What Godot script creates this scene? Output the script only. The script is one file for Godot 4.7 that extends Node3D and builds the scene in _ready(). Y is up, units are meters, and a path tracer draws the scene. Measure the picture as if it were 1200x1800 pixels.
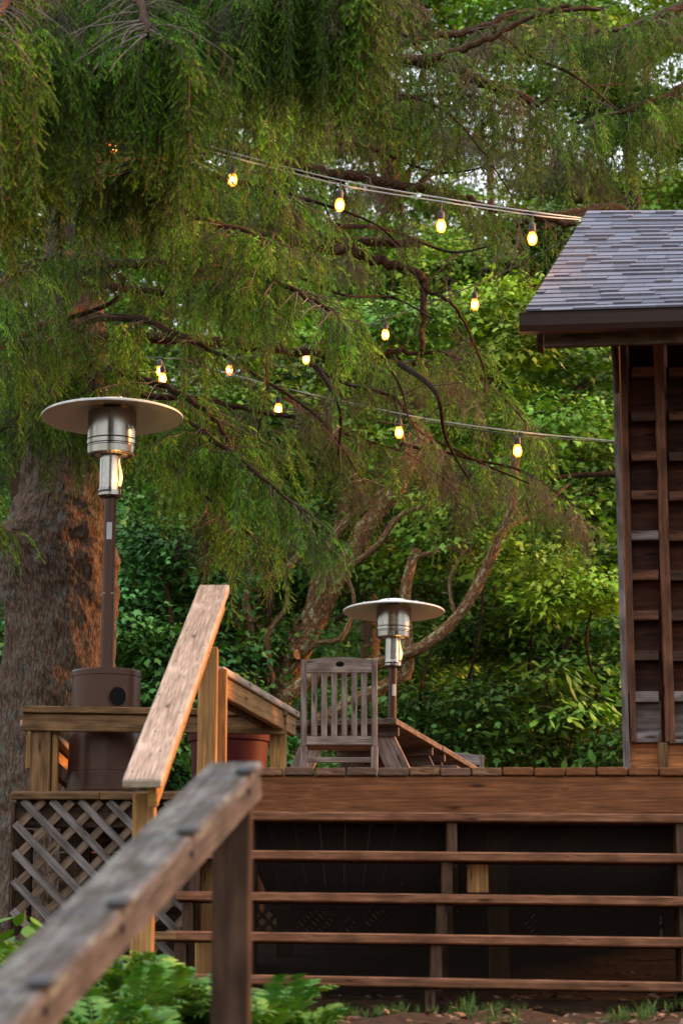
extends Node3D
# Deck, stairs and small shingled hut under a big spruce, string lights and two patio heaters, on a wooded slope.
# The eye is the origin, y up, metres, the camera looks along -z. P(x, y, d) is the point of the 1200 x 1800 survey photo at horizontal distance d.

const F := 5000.0
const XPP := 600.0
const YPP := 438.0
const PITCH := 0.2754
const H := 1.31            # deck level above the eye

var rng := RandomNumberGenerator.new()
var M := {}
var names := {}
var box_cache := {}

# ---------------------------------------------------------------- helpers
func P(x: float, y: float, d: float) -> Vector3:
	var cx := (x - XPP) / F
	var cy := (YPP - y) / F
	var r := Vector3(cx, cy * cos(PITCH) + sin(PITCH), cy * sin(PITCH) - cos(PITCH))
	return r * (d / -r.z)

func on_plane(x: float, y: float, p0: Vector3, n: Vector3) -> Vector3:
	var r := P(x, y, 1.0)
	return r * (p0.dot(n) / r.dot(n))

func rnd(a: float, b: float) -> float:
	return rng.randf_range(a, b)

func rv(s: float) -> Vector3:
	return Vector3(rnd(-s, s), rnd(-s, s), rnd(-s, s))

func lin(r: float, g: float, b: float, a := 1.0) -> Color:
	var c := Color(r, g, b).linear_to_srgb()
	c.a = a
	return c

func numbered(called: String) -> String:
	var k: int = names.get(called, 0)
	names[called] = k + 1
	return called if k == 0 else "%s_%03d" % [called, k]

func tag(o: Node3D, label := "", category := "", group := "", kind := "") -> Node3D:
	if label: o.set_meta("label", label)
	if category: o.set_meta("category", category)
	if group: o.set_meta("group", group)
	if kind: o.set_meta("kind", kind)
	return o

func thing(called: String, at: Vector3, label: String, category: String, group := "") -> Node3D:
	var o := Node3D.new()
	o.name = numbered(called)
	add_child(o)
	o.position = at
	tag(o, label, category, group)
	return o

var part_names := {}
func put(parent: Node3D, called: String, node: Node3D) -> Node3D:
	if parent == self:
		node.name = numbered(called)
	else:
		var key := str(parent.get_instance_id()) + called
		var k: int = part_names.get(key, 0)
		part_names[key] = k + 1
		node.name = called if k == 0 else "%s_%03d" % [called, k]
	parent.add_child(node, true)
	return node

# a mesh given in world coordinates under a thing that is only moved, not turned
func part(parent: Node3D, called: String, mesh: Mesh, mat: Material, t := Transform3D()) -> MeshInstance3D:
	var o := MeshInstance3D.new()
	o.mesh = mesh
	o.material_override = mat
	put(parent, called, o)
	o.transform = t if parent == self else whole(parent).affine_inverse() * t
	return o

func whole(n: Node) -> Transform3D:
	var t := Transform3D()
	while n != self:
		t = n.transform * t
		n = n.get_parent()
	return t

func origin_of(n: Node) -> Vector3:
	var v := Vector3.ZERO
	while n != self:
		v += n.position
		n = n.get_parent()
	return v

class MB:
	var v := PackedVector3Array()
	var n := PackedVector3Array()
	var uv := PackedVector2Array()
	var c := PackedColorArray()
	var i := PackedInt32Array()
	func vert(p: Vector3, nn: Vector3, u: Vector2, col := Color.WHITE) -> int:
		v.append(p); n.append(nn); uv.append(u); c.append(col)
		return v.size() - 1
	func tri(a: Vector3, b: Vector3, d: Vector3, col := Color.WHITE) -> void:
		var nn := (d - a).cross(b - a).normalized()
		var s := v.size()
		v.append(a); v.append(b); v.append(d)
		n.append(nn); n.append(nn); n.append(nn)
		uv.append(Vector2(0, 0)); uv.append(Vector2(1, 0)); uv.append(Vector2(0.5, 1))
		c.append(col); c.append(col); c.append(col)
		i.append(s); i.append(s + 1); i.append(s + 2)
	func face(pts: Array, outward: Vector3, us: Array) -> void:
		var nn: Vector3 = (pts[2] - pts[0]).cross(pts[1] - pts[0]).normalized()
		var flip := nn.dot(outward) < 0.0
		if flip: nn = -nn
		var s := v.size()
		for k in pts.size():
			vert(pts[k], nn, us[k])
		for k in range(1, pts.size() - 1):
			i.append(s)
			i.append(s + (k + 1 if flip else k))
			i.append(s + (k if flip else k + 1))
	func mesh() -> ArrayMesh:
		var a := []
		a.resize(Mesh.ARRAY_MAX)
		a[Mesh.ARRAY_VERTEX] = v
		a[Mesh.ARRAY_NORMAL] = n
		a[Mesh.ARRAY_TEX_UV] = uv
		a[Mesh.ARRAY_COLOR] = c
		a[Mesh.ARRAY_INDEX] = i
		var m := ArrayMesh.new()
		m.add_surface_from_arrays(Mesh.PRIMITIVE_TRIANGLES, a)
		return m

# a box with chamfered edges, long side along x; grain runs along x
func add_box(b: MB, size: Vector3, cham: float, t := Transform3D(), shift := Vector2.ZERO) -> void:
	var h := size * 0.5
	var c := minf(cham, minf(h.x, minf(h.y, h.z)) * 0.45)
	var pt := {}
	for sx in [-1, 1]:
		for sy in [-1, 1]:
			for sz in [-1, 1]:
				pt[[sx, sy, sz]] = [Vector3(sx * h.x, sy * (h.y - c), sz * (h.z - c)), Vector3(sx * (h.x - c), sy * h.y, sz * (h.z - c)), Vector3(sx * (h.x - c), sy * (h.y - c), sz * h.z)]
	var put_face := func(q: Array, axis: int) -> void:
		var mid := Vector3.ZERO
		for p in q: mid += p
		var us := []
		for p in q:
			var w: Vector2
			if axis == 0: w = Vector2(p.z * 2.0 + p.y, p.y * 6.0 + p.z)
			elif axis == 1: w = Vector2(p.x * 0.85, p.z * 2.2)
			else: w = Vector2(p.x * 0.85, p.y * 2.2 + 0.37)
			us.append(w + shift)
		var q2 := []
		for p in q: q2.append(t * p)
		b.face(q2, t.basis * mid, us)
	for s in [-1, 1]:
		put_face.call([pt[[s, -1, -1]][0], pt[[s, 1, -1]][0], pt[[s, 1, 1]][0], pt[[s, -1, 1]][0]], 0)
		put_face.call([pt[[-1, s, -1]][1], pt[[1, s, -1]][1], pt[[1, s, 1]][1], pt[[-1, s, 1]][1]], 1)
		put_face.call([pt[[-1, -1, s]][2], pt[[1, -1, s]][2], pt[[1, 1, s]][2], pt[[-1, 1, s]][2]], 2)
		for r in [-1, 1]:
			put_face.call([pt[[s, r, -1]][0], pt[[s, r, 1]][0], pt[[s, r, 1]][1], pt[[s, r, -1]][1]], 1)
			put_face.call([pt[[s, -1, r]][0], pt[[s, 1, r]][0], pt[[s, 1, r]][2], pt[[s, -1, r]][2]], 2)
			put_face.call([pt[[-1, s, r]][1], pt[[1, s, r]][1], pt[[1, s, r]][2], pt[[-1, s, r]][2]], 1)
			for q in [-1, 1]:
				var k: Array = pt[[s, r, q]]
				put_face.call([k[0], k[1], k[2]], 1)

func box_mesh(size: Vector3, variant: int, cham := 0.004) -> ArrayMesh:
	var key := [size.snapped(Vector3.ONE * 0.001), variant, cham]
	if not box_cache.has(key):
		var b := MB.new()
		add_box(b, size, cham, Transform3D(), Vector2(variant * 0.37 + 0.11, variant * 0.53))
		box_cache[key] = b.mesh()
	return box_cache[key]

# a board from a to b: w wide, t thick, its thickness towards up
func board(parent: Node3D, called: String, a: Vector3, b: Vector3, w: float, t: float, mat: Material, up := Vector3.UP, cham := 0.004) -> MeshInstance3D:
	var x := (b - a).normalized()
	var y := (up - x * up.dot(x)).normalized()
	var z := x.cross(y)
	var m := box_mesh(Vector3(a.distance_to(b), t, w), rng.randi_range(0, 5), cham)
	return part(parent, called, m, mat, Transform3D(Basis(x, y, z), (a + b) * 0.5))

func smooth(pts: Array, per := 6) -> Array:
	var out := []
	for k in pts.size() - 1:
		var p0: Vector3 = pts[maxi(k - 1, 0)]
		var p1: Vector3 = pts[k]
		var p2: Vector3 = pts[k + 1]
		var p3: Vector3 = pts[mini(k + 2, pts.size() - 1)]
		for j in per:
			out.append(p1.cubic_interpolate(p2, p0, p3, float(j) / per))
	out.append(pts[-1])
	return out

# a tapering tube with an uneven skin
func add_tube(b: MB, pts: Array, r0: float, r1: float, sides := 8, rough := 0.0, col := Color.WHITE, seed_ := 0) -> void:
	var s0 := b.v.size()
	var ref := Vector3(0.31, 0.17, 0.93)
	var run := 0.0
	var cnt := pts.size()
	for k in cnt:
		var dir: Vector3 = (pts[mini(k + 1, cnt - 1)] - pts[maxi(k - 1, 0)]).normalized()
		var e1 := dir.cross(ref).normalized()
		var e2 := e1.cross(dir)
		if k > 0: run += pts[k].distance_to(pts[k - 1])
		var r := lerpf(r0, r1, float(k) / (cnt - 1))
		for j in sides + 1:
			var a := TAU * (j % sides) / sides
			var w := e1 * cos(a) + e2 * sin(a)
			var q := r
			if rough > 0.0:
				q *= 1.0 + rough * bump.get_noise_3dv(pts[k] * 4.0 + w * 1.3 + Vector3.ONE * seed_) + rough * 0.6 * bump.get_noise_3dv(pts[k] * 14.0 + w * 4.0)
			b.vert(pts[k] + w * q, w, Vector2(float(j) / sides * maxf(1.0, round(r0 * 12.0)), run * 1.6), col)
	for k in cnt - 1:
		for j in sides:
			var a := s0 + k * (sides + 1) + j
			var d := a + sides + 1
			b.i.append_array([a, a + 1, d, a + 1, d + 1, d])
	for e in [0, cnt - 1]:
		var cvert := b.vert(pts[e], (pts[e] - pts[absi(e - 1)]).normalized(), Vector2(0.5, 0.5), col)
		for j in sides:
			var a: int = s0 + e * (sides + 1) + j
			b.i.append_array([cvert, a + 1, a] if e == 0 else [cvert, a, a + 1])

func tube(pts: Array, r0: float, r1: float, sides := 8, rough := 0.0, seed_ := 0) -> ArrayMesh:
	var b := MB.new()
	add_tube(b, pts, r0, r1, sides, rough, Color.WHITE, seed_)
	return b.mesh()

# a turned shape: profile of (radius, height) from bottom to top; arc limits it to part of the turn
func lathe(prof: Array, sides := 40, from := 0.0, arc := TAU) -> ArrayMesh:
	var b := MB.new()
	for k in prof.size() - 1:
		var p: Vector2 = prof[k]
		var q: Vector2 = prof[k + 1]
		if p.distance_to(q) < 1e-5: continue
		var s := b.v.size()
		var nr := Vector2(q.y - p.y, p.x - q.x).normalized()
		for j in sides + 1:
			var a := from + arc * j / sides
			var w := Vector3(sin(a), 0, cos(a))
			var nn := w * nr.x + Vector3.UP * nr.y
			b.vert(w * p.x + Vector3.UP * p.y, nn, Vector2(float(j) / sides * 2.0, p.y))
			b.vert(w * q.x + Vector3.UP * q.y, nn, Vector2(float(j) / sides * 2.0, q.y))
		for j in sides:
			var a := s + j * 2
			b.i.append_array([a, a + 1, a + 2, a + 1, a + 3, a + 2])
	return b.mesh()

func scatter(parent: Node3D, called: String, mesh: Mesh, mat: Material, where: Array, cols: Array) -> MultiMeshInstance3D:
	var mm := MultiMesh.new()
	mm.transform_format = MultiMesh.TRANSFORM_3D
	mm.use_colors = true
	mm.mesh = mesh
	mm.instance_count = where.size()
	var o0 := Vector3.ZERO if parent == self else origin_of(parent)
	for k in where.size():
		var t: Transform3D = where[k]
		t.origin -= o0
		mm.set_instance_transform(k, t)
		mm.set_instance_color(k, cols[k])
	var o := MultiMeshInstance3D.new()
	o.multimesh = mm
	o.material_override = mat
	put(parent, called, o)
	o.set_meta("kind", "stuff")
	return o

# ---------------------------------------------------------------- textures and materials
var bump := FastNoiseLite.new()

func noise_bytes(w: int, h: int, freq: float, seed_: int, octaves := 3, type := FastNoiseLite.TYPE_SIMPLEX_SMOOTH) -> PackedByteArray:
	var n := FastNoiseLite.new()
	n.seed = seed_
	n.frequency = freq
	n.noise_type = type
	n.fractal_octaves = octaves
	if type == FastNoiseLite.TYPE_CELLULAR:
		n.cellular_return_type = FastNoiseLite.RETURN_DISTANCE2_SUB
	var im := n.get_seamless_image(w, h)
	im.convert(Image.FORMAT_L8)
	return im.get_data()

# wood: grain along u, some rings and knots; the ageing sets how blotchy it is
func wood_texture(seed_: int, ageing: float, knots: int, lichen := 0.0) -> ImageTexture:
	var w := 512
	var h := 512
	var fine := noise_bytes(16, 512, 0.21, seed_, 3)
	var broad := noise_bytes(16, 256, 0.05, seed_ + 1, 3)
	var blot := noise_bytes(256, 256, 0.018, seed_ + 2, 4)
	var speck := noise_bytes(256, 256, 0.06, seed_ + 3, 3)
	var spots := []
	var r := RandomNumberGenerator.new()
	r.seed = seed_
	for k in knots:
		spots.append(Vector3(r.randf_range(40, w - 40), r.randf_range(25, h - 25), r.randf_range(5, 10)))
	var data := PackedByteArray()
	data.resize(w * h * 3)
	for y in h:
		for x in w:
			var yy := float(y)
			var dark := 0.0
			for s in spots:
				var dx: float = (x - s.x) / (s.z * 2.0)
				var dy: float = (y - s.y) / s.z
				var q := dx * dx + dy * dy
				if q < 9.0:
					yy += signf(dy) * s.z * 0.9 * exp(-q * 0.6)
					dark = maxf(dark, exp(-q * 1.6))
			var yi := posmod(int(yy), 512)
			var xf := x / 32.0
			var x0 := int(xf)
			var fx := xf - x0
			var x1 := (x0 + 1) % 16
			var a := lerpf(fine[yi * 16 + x0], fine[yi * 16 + x1], fx) / 255.0
			var b := lerpf(broad[(yi / 2) * 16 + x0], broad[(yi / 2) * 16 + x1], fx) / 255.0
			var c := blot[(y / 2) * 256 + x / 2] / 255.0
			var ring := 0.5 + 0.5 * sin((b * 9.0 + yy * 0.045) * TAU * 0.5)
			var g := 0.56 + 0.20 * a + 0.15 * ring + 0.22 * (b - 0.5)
			if a < 0.28: g -= (0.28 - a) * 0.9
			g = lerpf(g, g * (0.45 + 1.0 * c), ageing)
			g *= 1.0 - 0.62 * dark
			var rr := g * 1.02
			var gg := g * lerpf(0.93, 1.0, g)
			var bb := g * lerpf(0.84, 1.0, g)
			if lichen > 0.0:
				var s2 := speck[(y / 2) * 256 + x / 2] / 255.0
				var l := smoothstep(0.62, 0.72, c * 0.55 + s2 * 0.5) * lichen
				rr = lerpf(rr, 0.92, l)
				gg = lerpf(gg, 1.0, l)
				bb = lerpf(bb, 0.86, l)
				var ms := smoothstep(0.40, 0.25, c * 0.6 + s2 * 0.4) * lichen * 0.7
				rr = lerpf(rr, 0.50, ms)
				gg = lerpf(gg, 0.52, ms)
				bb = lerpf(bb, 0.22, ms)
			var k := (y * w + x) * 3
			data[k] = int(clampf(rr, 0, 1) * 255)
			data[k + 1] = int(clampf(gg, 0, 1) * 255)
			data[k + 2] = int(clampf(bb, 0, 1) * 255)
	return ImageTexture.create_from_image(Image.create_from_data(w, h, false, Image.FORMAT_RGB8, data))

# two tones mixed by noise, optionally broken into plates
func mottle(seed_: int, a: Color, b: Color, freq: float, plates := 0.0, c := Color.WHITE, c_share := 0.0) -> ImageTexture:
	var s := 256
	var n1 := noise_bytes(s, s, freq, seed_, 4)
	var n2 := noise_bytes(s, s, freq * 1.7, seed_ + 5, 2, FastNoiseLite.TYPE_CELLULAR if plates > 0.0 else FastNoiseLite.TYPE_SIMPLEX_SMOOTH)
	var n3 := noise_bytes(s, s, freq * 0.5, seed_ + 9, 4)
	var data := PackedByteArray()
	data.resize(s * s * 3)
	for k in s * s:
		var t := n1[k] / 255.0
		var col := a.lerp(b, t)
		if c_share > 0.0:
			col = col.lerp(c, smoothstep(1.0 - c_share, 1.0 - c_share + 0.12, n3[k] / 255.0) * (0.55 + 0.45 * t))
		if plates > 0.0:
			col = col * lerpf(1.0, smoothstep(0.02, 0.35, n2[k] / 255.0), plates)
		data[k * 3] = int(clampf(col.r, 0, 1) * 255)
		data[k * 3 + 1] = int(clampf(col.g, 0, 1) * 255)
		data[k * 3 + 2] = int(clampf(col.b, 0, 1) * 255)
	return ImageTexture.create_from_image(Image.create_from_data(s, s, false, Image.FORMAT_RGB8, data))

func mat(col: Color, rough := 0.8, tex: Texture2D = null, relief := 0.0) -> StandardMaterial3D:
	var m := StandardMaterial3D.new()
	m.albedo_color = col
	m.roughness = rough
	m.albedo_texture = tex
	if tex: m.metallic_specular = 0.25
	if relief > 0.0 and tex:
		m.heightmap_enabled = true
		m.heightmap_texture = tex
		m.heightmap_scale = relief
	return m

func leafy(rough: float, through: Color) -> StandardMaterial3D:
	var m := mat(Color.WHITE, rough)
	m.vertex_color_use_as_albedo = true
	m.cull_mode = BaseMaterial3D.CULL_DISABLED
	m.metallic_specular = 0.28
	m.backlight_enabled = true
	m.backlight = through
	return m

func make_materials() -> void:
	bump.seed = 5
	bump.frequency = 0.6
	bump.fractal_octaves = 3
	var fresh := wood_texture(11, 0.2, 7)
	var aged := wood_texture(23, 0.5, 8)
	var mossy := wood_texture(37, 0.6, 4, 0.55)
	M.cedar = mat(lin(0.48, 0.262, 0.092), 0.62, fresh, 0.12)
	M.pale = mat(lin(0.66, 0.53, 0.42), 0.6, fresh, 0.1)
	M.brown = mat(lin(0.24, 0.138, 0.062), 0.7, aged, 0.15)
	M.brown_dark = mat(lin(0.100, 0.055, 0.032), 0.7, aged, 0.15)
	M.fascia = mat(lin(0.275, 0.110, 0.042), 0.7, fresh, 0.12)
	M.tread = mat(lin(0.28, 0.128, 0.066), 0.7, aged, 0.12)
	M.plank = [mat(lin(0.24, 0.14, 0.09), 0.75, aged, 0.2), mat(lin(0.29, 0.16, 0.085), 0.75, aged, 0.2), mat(lin(0.20, 0.125, 0.085), 0.75, fresh, 0.2)]
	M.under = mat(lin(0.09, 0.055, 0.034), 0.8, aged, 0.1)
	M.grey = mat(lin(0.175, 0.165, 0.158), 0.85, mossy, 0.3)
	M.grey_side = mat(lin(0.145, 0.128, 0.113), 0.8, aged, 0.2)
	M.teak = mat(lin(0.40, 0.33, 0.295), 0.8, aged, 0.2)
	M.teak_dark = mat(lin(0.19, 0.152, 0.130), 0.8, aged, 0.2)
	M.teak_pale = mat(lin(0.36, 0.34, 0.33), 0.8, aged, 0.2)
	M.slat = [mat(lin(0.25, 0.225, 0.21), 0.8, aged, 0.15), mat(lin(0.27, 0.19, 0.13), 0.8, aged, 0.15)]
	M.hut = [mat(lin(0.14, 0.064, 0.036), 0.7, aged, 0.2), mat(lin(0.17, 0.074, 0.040), 0.7, aged, 0.2), mat(lin(0.08, 0.042, 0.030), 0.7, fresh, 0.2)]
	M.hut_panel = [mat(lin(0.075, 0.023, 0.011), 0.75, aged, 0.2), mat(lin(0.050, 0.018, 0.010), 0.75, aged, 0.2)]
	M.hut_grey = mat(lin(0.24, 0.20, 0.195), 0.8, aged, 0.2)
	M.hut_new = mat(lin(0.55, 0.22, 0.08), 0.65, fresh, 0.15)
	M.gutter = mat(lin(0.035, 0.020, 0.018), 0.45)
	M.frieze = mat(lin(0.17, 0.12, 0.085), 0.8, aged, 0.15)
	M.shingle = []
	var grit := mottle(51, Color(0.72, 0.72, 0.76), Color(1, 1, 1), 0.12)
	for g in [0.25, 0.215, 0.285, 0.19, 0.265]:
		var s := mat(lin(g * 0.97, g * 0.97, g * 1.10), 0.9, grit, 0.1)
		s.uv1_triplanar = true
		s.uv1_scale = Vector3.ONE * 3.0
		M.shingle.append(s)
	M.bark = mat(lin(0.33, 0.295, 0.265), 0.95, mottle(61, Color(0.36, 0.29, 0.25), Color(0.80, 0.70, 0.62), 0.06, 0.3, Color(0.60, 0.64, 0.62), 0.4), 1.3)
	M.limb = mat(lin(0.22, 0.155, 0.115), 0.95, mottle(67, Color(0.45, 0.36, 0.30), Color(0.9, 0.8, 0.7), 0.06, 0.6, Color(0.72, 0.80, 0.70), 0.22), 0.8)
	M.lichen_bark = mat(lin(0.62, 0.53, 0.42), 0.95, mottle(71, Color(0.35, 0.28, 0.22), Color(0.72, 0.56, 0.42), 0.05, 0.4, Color(0.78, 0.84, 0.70), 0.42), 1.0)
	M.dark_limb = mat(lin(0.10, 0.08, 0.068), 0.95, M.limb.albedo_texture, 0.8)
	M.cut = mat(lin(0.62, 0.25, 0.09), 0.7, fresh, 0.1)
	M.steel = mat(lin(0.25, 0.235, 0.21), 0.2)
	M.steel.metallic = 1.0
	M.steel_dull = mat(lin(0.86, 0.85, 0.83), 0.42)
	M.steel_dull.metallic = 0.5
	M.hood = mat(lin(0.80, 0.80, 0.78), 0.3)
	M.hood.metallic = 0.25
	M.bronze = mat(lin(0.056, 0.021, 0.012), 0.3)
	M.bronze.metallic_specular = 0.3
	M.black = mat(lin(0.008, 0.008, 0.008), 0.7)
	M.black.metallic_specular = 0.1
	M.iron = mat(lin(0.04, 0.035, 0.032), 0.65)
	M.iron.metallic = 0.2
	M.label = mat(lin(0.36, 0.35, 0.34), 0.5)
	M.pot = mat(lin(0.062, 0.008, 0.005), 0.55)
	M.pot.metallic_specular = 0.25
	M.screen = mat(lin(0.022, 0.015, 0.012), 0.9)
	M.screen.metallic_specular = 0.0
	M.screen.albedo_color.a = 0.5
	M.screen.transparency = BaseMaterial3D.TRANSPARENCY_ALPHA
	M.wire = mat(lin(0.42, 0.42, 0.41), 0.4)
	M.wire_dark = mat(lin(0.03, 0.03, 0.03), 0.6)
	M.bulb = mat(lin(1, 0.75, 0.4), 0.4)
	M.bulb.emission_enabled = true
	M.bulb.emission = lin(1.0, 0.84, 0.58)
	M.bulb.emission_energy_multiplier = 3.0
	M.bulb_glass = mat(lin(1.0, 0.35, 0.06, 0.42), 0.3)
	M.bulb_glass.transparency = BaseMaterial3D.TRANSPARENCY_ALPHA
	M.bulb_glass.emission_enabled = true
	M.bulb_glass.emission = lin(1.0, 0.20, 0.015)
	M.bulb_glass.emission_energy_multiplier = 0.85
	M.flame = mat(lin(1, 0.7, 0.3), 0.6)
	M.flame.emission_enabled = true
	M.flame.emission = lin(1.0, 0.55, 0.16)
	M.flame.emission_energy_multiplier = 0.9
	M.glass = mat(Color(1, 1, 1, 0.08), 0.03)
	M.glass.transparency = BaseMaterial3D.TRANSPARENCY_ALPHA
	M.soil = mat(lin(0.070, 0.047, 0.030), 0.95, mottle(81, Color(0.45, 0.38, 0.33), Color(1, 0.9, 0.8), 0.05, 0.0, Color(0.5, 0.62, 0.35), 0.3), 1.5)
	M.soil.uv1_triplanar = true
	M.soil.uv1_world_triplanar = true
	M.soil.uv1_scale = Vector3.ONE * 0.9
	M.needle = leafy(0.5, Color(0.4, 0.6, 0.15))
	M.leaf = leafy(0.55, Color(0.5, 0.62, 0.2))
	M.twig = mat(lin(0.11, 0.080, 0.058), 0.9)
	M.twig.vertex_color_use_as_albedo = true
	M.fern = leafy(0.5, Color(0.45, 0.6, 0.2))
	M.litter = leafy(0.8, Color(0.2, 0.12, 0.05))

# ---------------------------------------------------------------- camera, sky, sun, exposure
func set_view() -> void:
	var cam := Camera3D.new()
	cam.name = "camera"
	add_child(cam)
	var at := CameraAttributesPhysical.new()
	at.frustum_focal_length = 66.0
	at.frustum_focus_distance = 17.5
	at.frustum_near = 0.1
	at.frustum_far = 900.0
	at.exposure_aperture = 3.1
	cam.attributes = at
	cam.keep_aspect = Camera3D.KEEP_HEIGHT
	cam.near = 0.1
	cam.far = 900.0
	cam.rotation = Vector3(PITCH, 0, 0)
	cam.projection = Camera3D.PROJECTION_FRUSTUM
	cam.size = 2.0 * cam.near * 900.0 / F
	cam.frustum_offset = Vector2(0, cam.near * (YPP - 900.0) / F)
	cam.current = true
	var sky := ProceduralSkyMaterial.new()
	sky.sky_top_color = Color(0.82, 0.85, 0.90)
	sky.sky_horizon_color = Color(0.94, 0.94, 0.91)
	sky.sky_curve = 0.2
	sky.ground_bottom_color = Color(0.10, 0.09, 0.06)
	sky.ground_horizon_color = Color(0.35, 0.35, 0.3)
	var env := Environment.new()
	env.background_mode = Environment.BG_SKY
	env.sky = Sky.new()
	env.sky.sky_material = sky
	env.tonemap_mode = Environment.TONE_MAPPER_LINEAR
	env.tonemap_exposure = EXPOSURE
	env.sdfgi_enabled = true
	env.ssao_enabled = true
	env.ssil_enabled = true
	var we := WorldEnvironment.new()
	we.name = "surroundings"
	we.environment = env
	add_child(we)
	var sun := DirectionalLight3D.new()
	sun.name = "sun"
	sun.light_color = Color(1.0, 0.68, 0.38)
	sun.light_energy = SUN
	sun.light_angular_distance = 4.0
	sun.shadow_enabled = true
	add_child(sun)
	var to_sun := Vector3(0.93, 0.27, -0.22).normalized()
	sun.look_at_from_position(Vector3.ZERO, -to_sun, Vector3.UP)

const EXPOSURE := 3.2
const SUN := 1.1

# ---------------------------------------------------------------- ground
func ground_y(x: float, d: float) -> float:
	var k := [[-40.0, -2.4], [0.0, -1.62], [4.0, -1.5], [7.0, -1.1], [9.0, -0.40], [10.0, -0.12], [11.0, 0.06], [12.0, 0.13], [12.6, 0.16], [17.0, 0.5], [23.0, 0.86], [30.0, 1.25], [45.0, 2.4], [62.0, 8.0], [85.0, 16.5], [140.0, 31.0], [400.0, 36.0]]
	var y: float = k[-1][1]
	for j in k.size() - 1:
		if d < k[j + 1][0]:
			y = lerpf(k[j][1], k[j + 1][1], clampf((d - k[j][0]) / (k[j + 1][0] - k[j][0]), 0, 1))
			break
	y += 0.20 * smoothstep(-0.45, -0.75, x) * smoothstep(8.6, 9.6, d) * smoothstep(11.6, 10.6, d)
	return y + 0.05 * bump.get_noise_2d(x * 2.2, d * 2.2) + 0.02 * bump.get_noise_2d(x * 9.0, d * 9.0) + clampf(absf(x) - 3.0, 0, 40) * 0.02

func make_ground() -> void:
	var b := MB.new()
	var xs := []
	var ds := []
	for k in 81:
		var t := (k - 40) / 40.0
		xs.append(signf(t) * (absf(t) * 5.0 + pow(absf(t), 5.0) * 300.0))
	for k in 120:
		ds.append(-30.0 + k * 1.0 if k < 34 else (4.0 + (k - 34) * 0.28 if k < 90 else 19.7 + pow((k - 89) / 30.0, 3.0) * 340.0 + (k - 89) * 0.3))
	for d in ds:
		for x in xs:
			var e := 0.05
			var nn := Vector3(ground_y(x - e, d) - ground_y(x + e, d), 2 * e, ground_y(x, d + e) - ground_y(x, d - e)).normalized()
			b.vert(Vector3(x, ground_y(x, d), -d), nn, Vector2(x, d))
	var w := xs.size()
	for k in ds.size() - 1:
		for j in w - 1:
			var a := k * w + j
			b.i.append_array([a, a + w, a + 1, a + 1, a + w, a + w + 1])
	tag(part(self, "ground", b.mesh(), M.soil), "brown forest soil rising under the stairs and deck", "ground", "", "structure")

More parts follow.
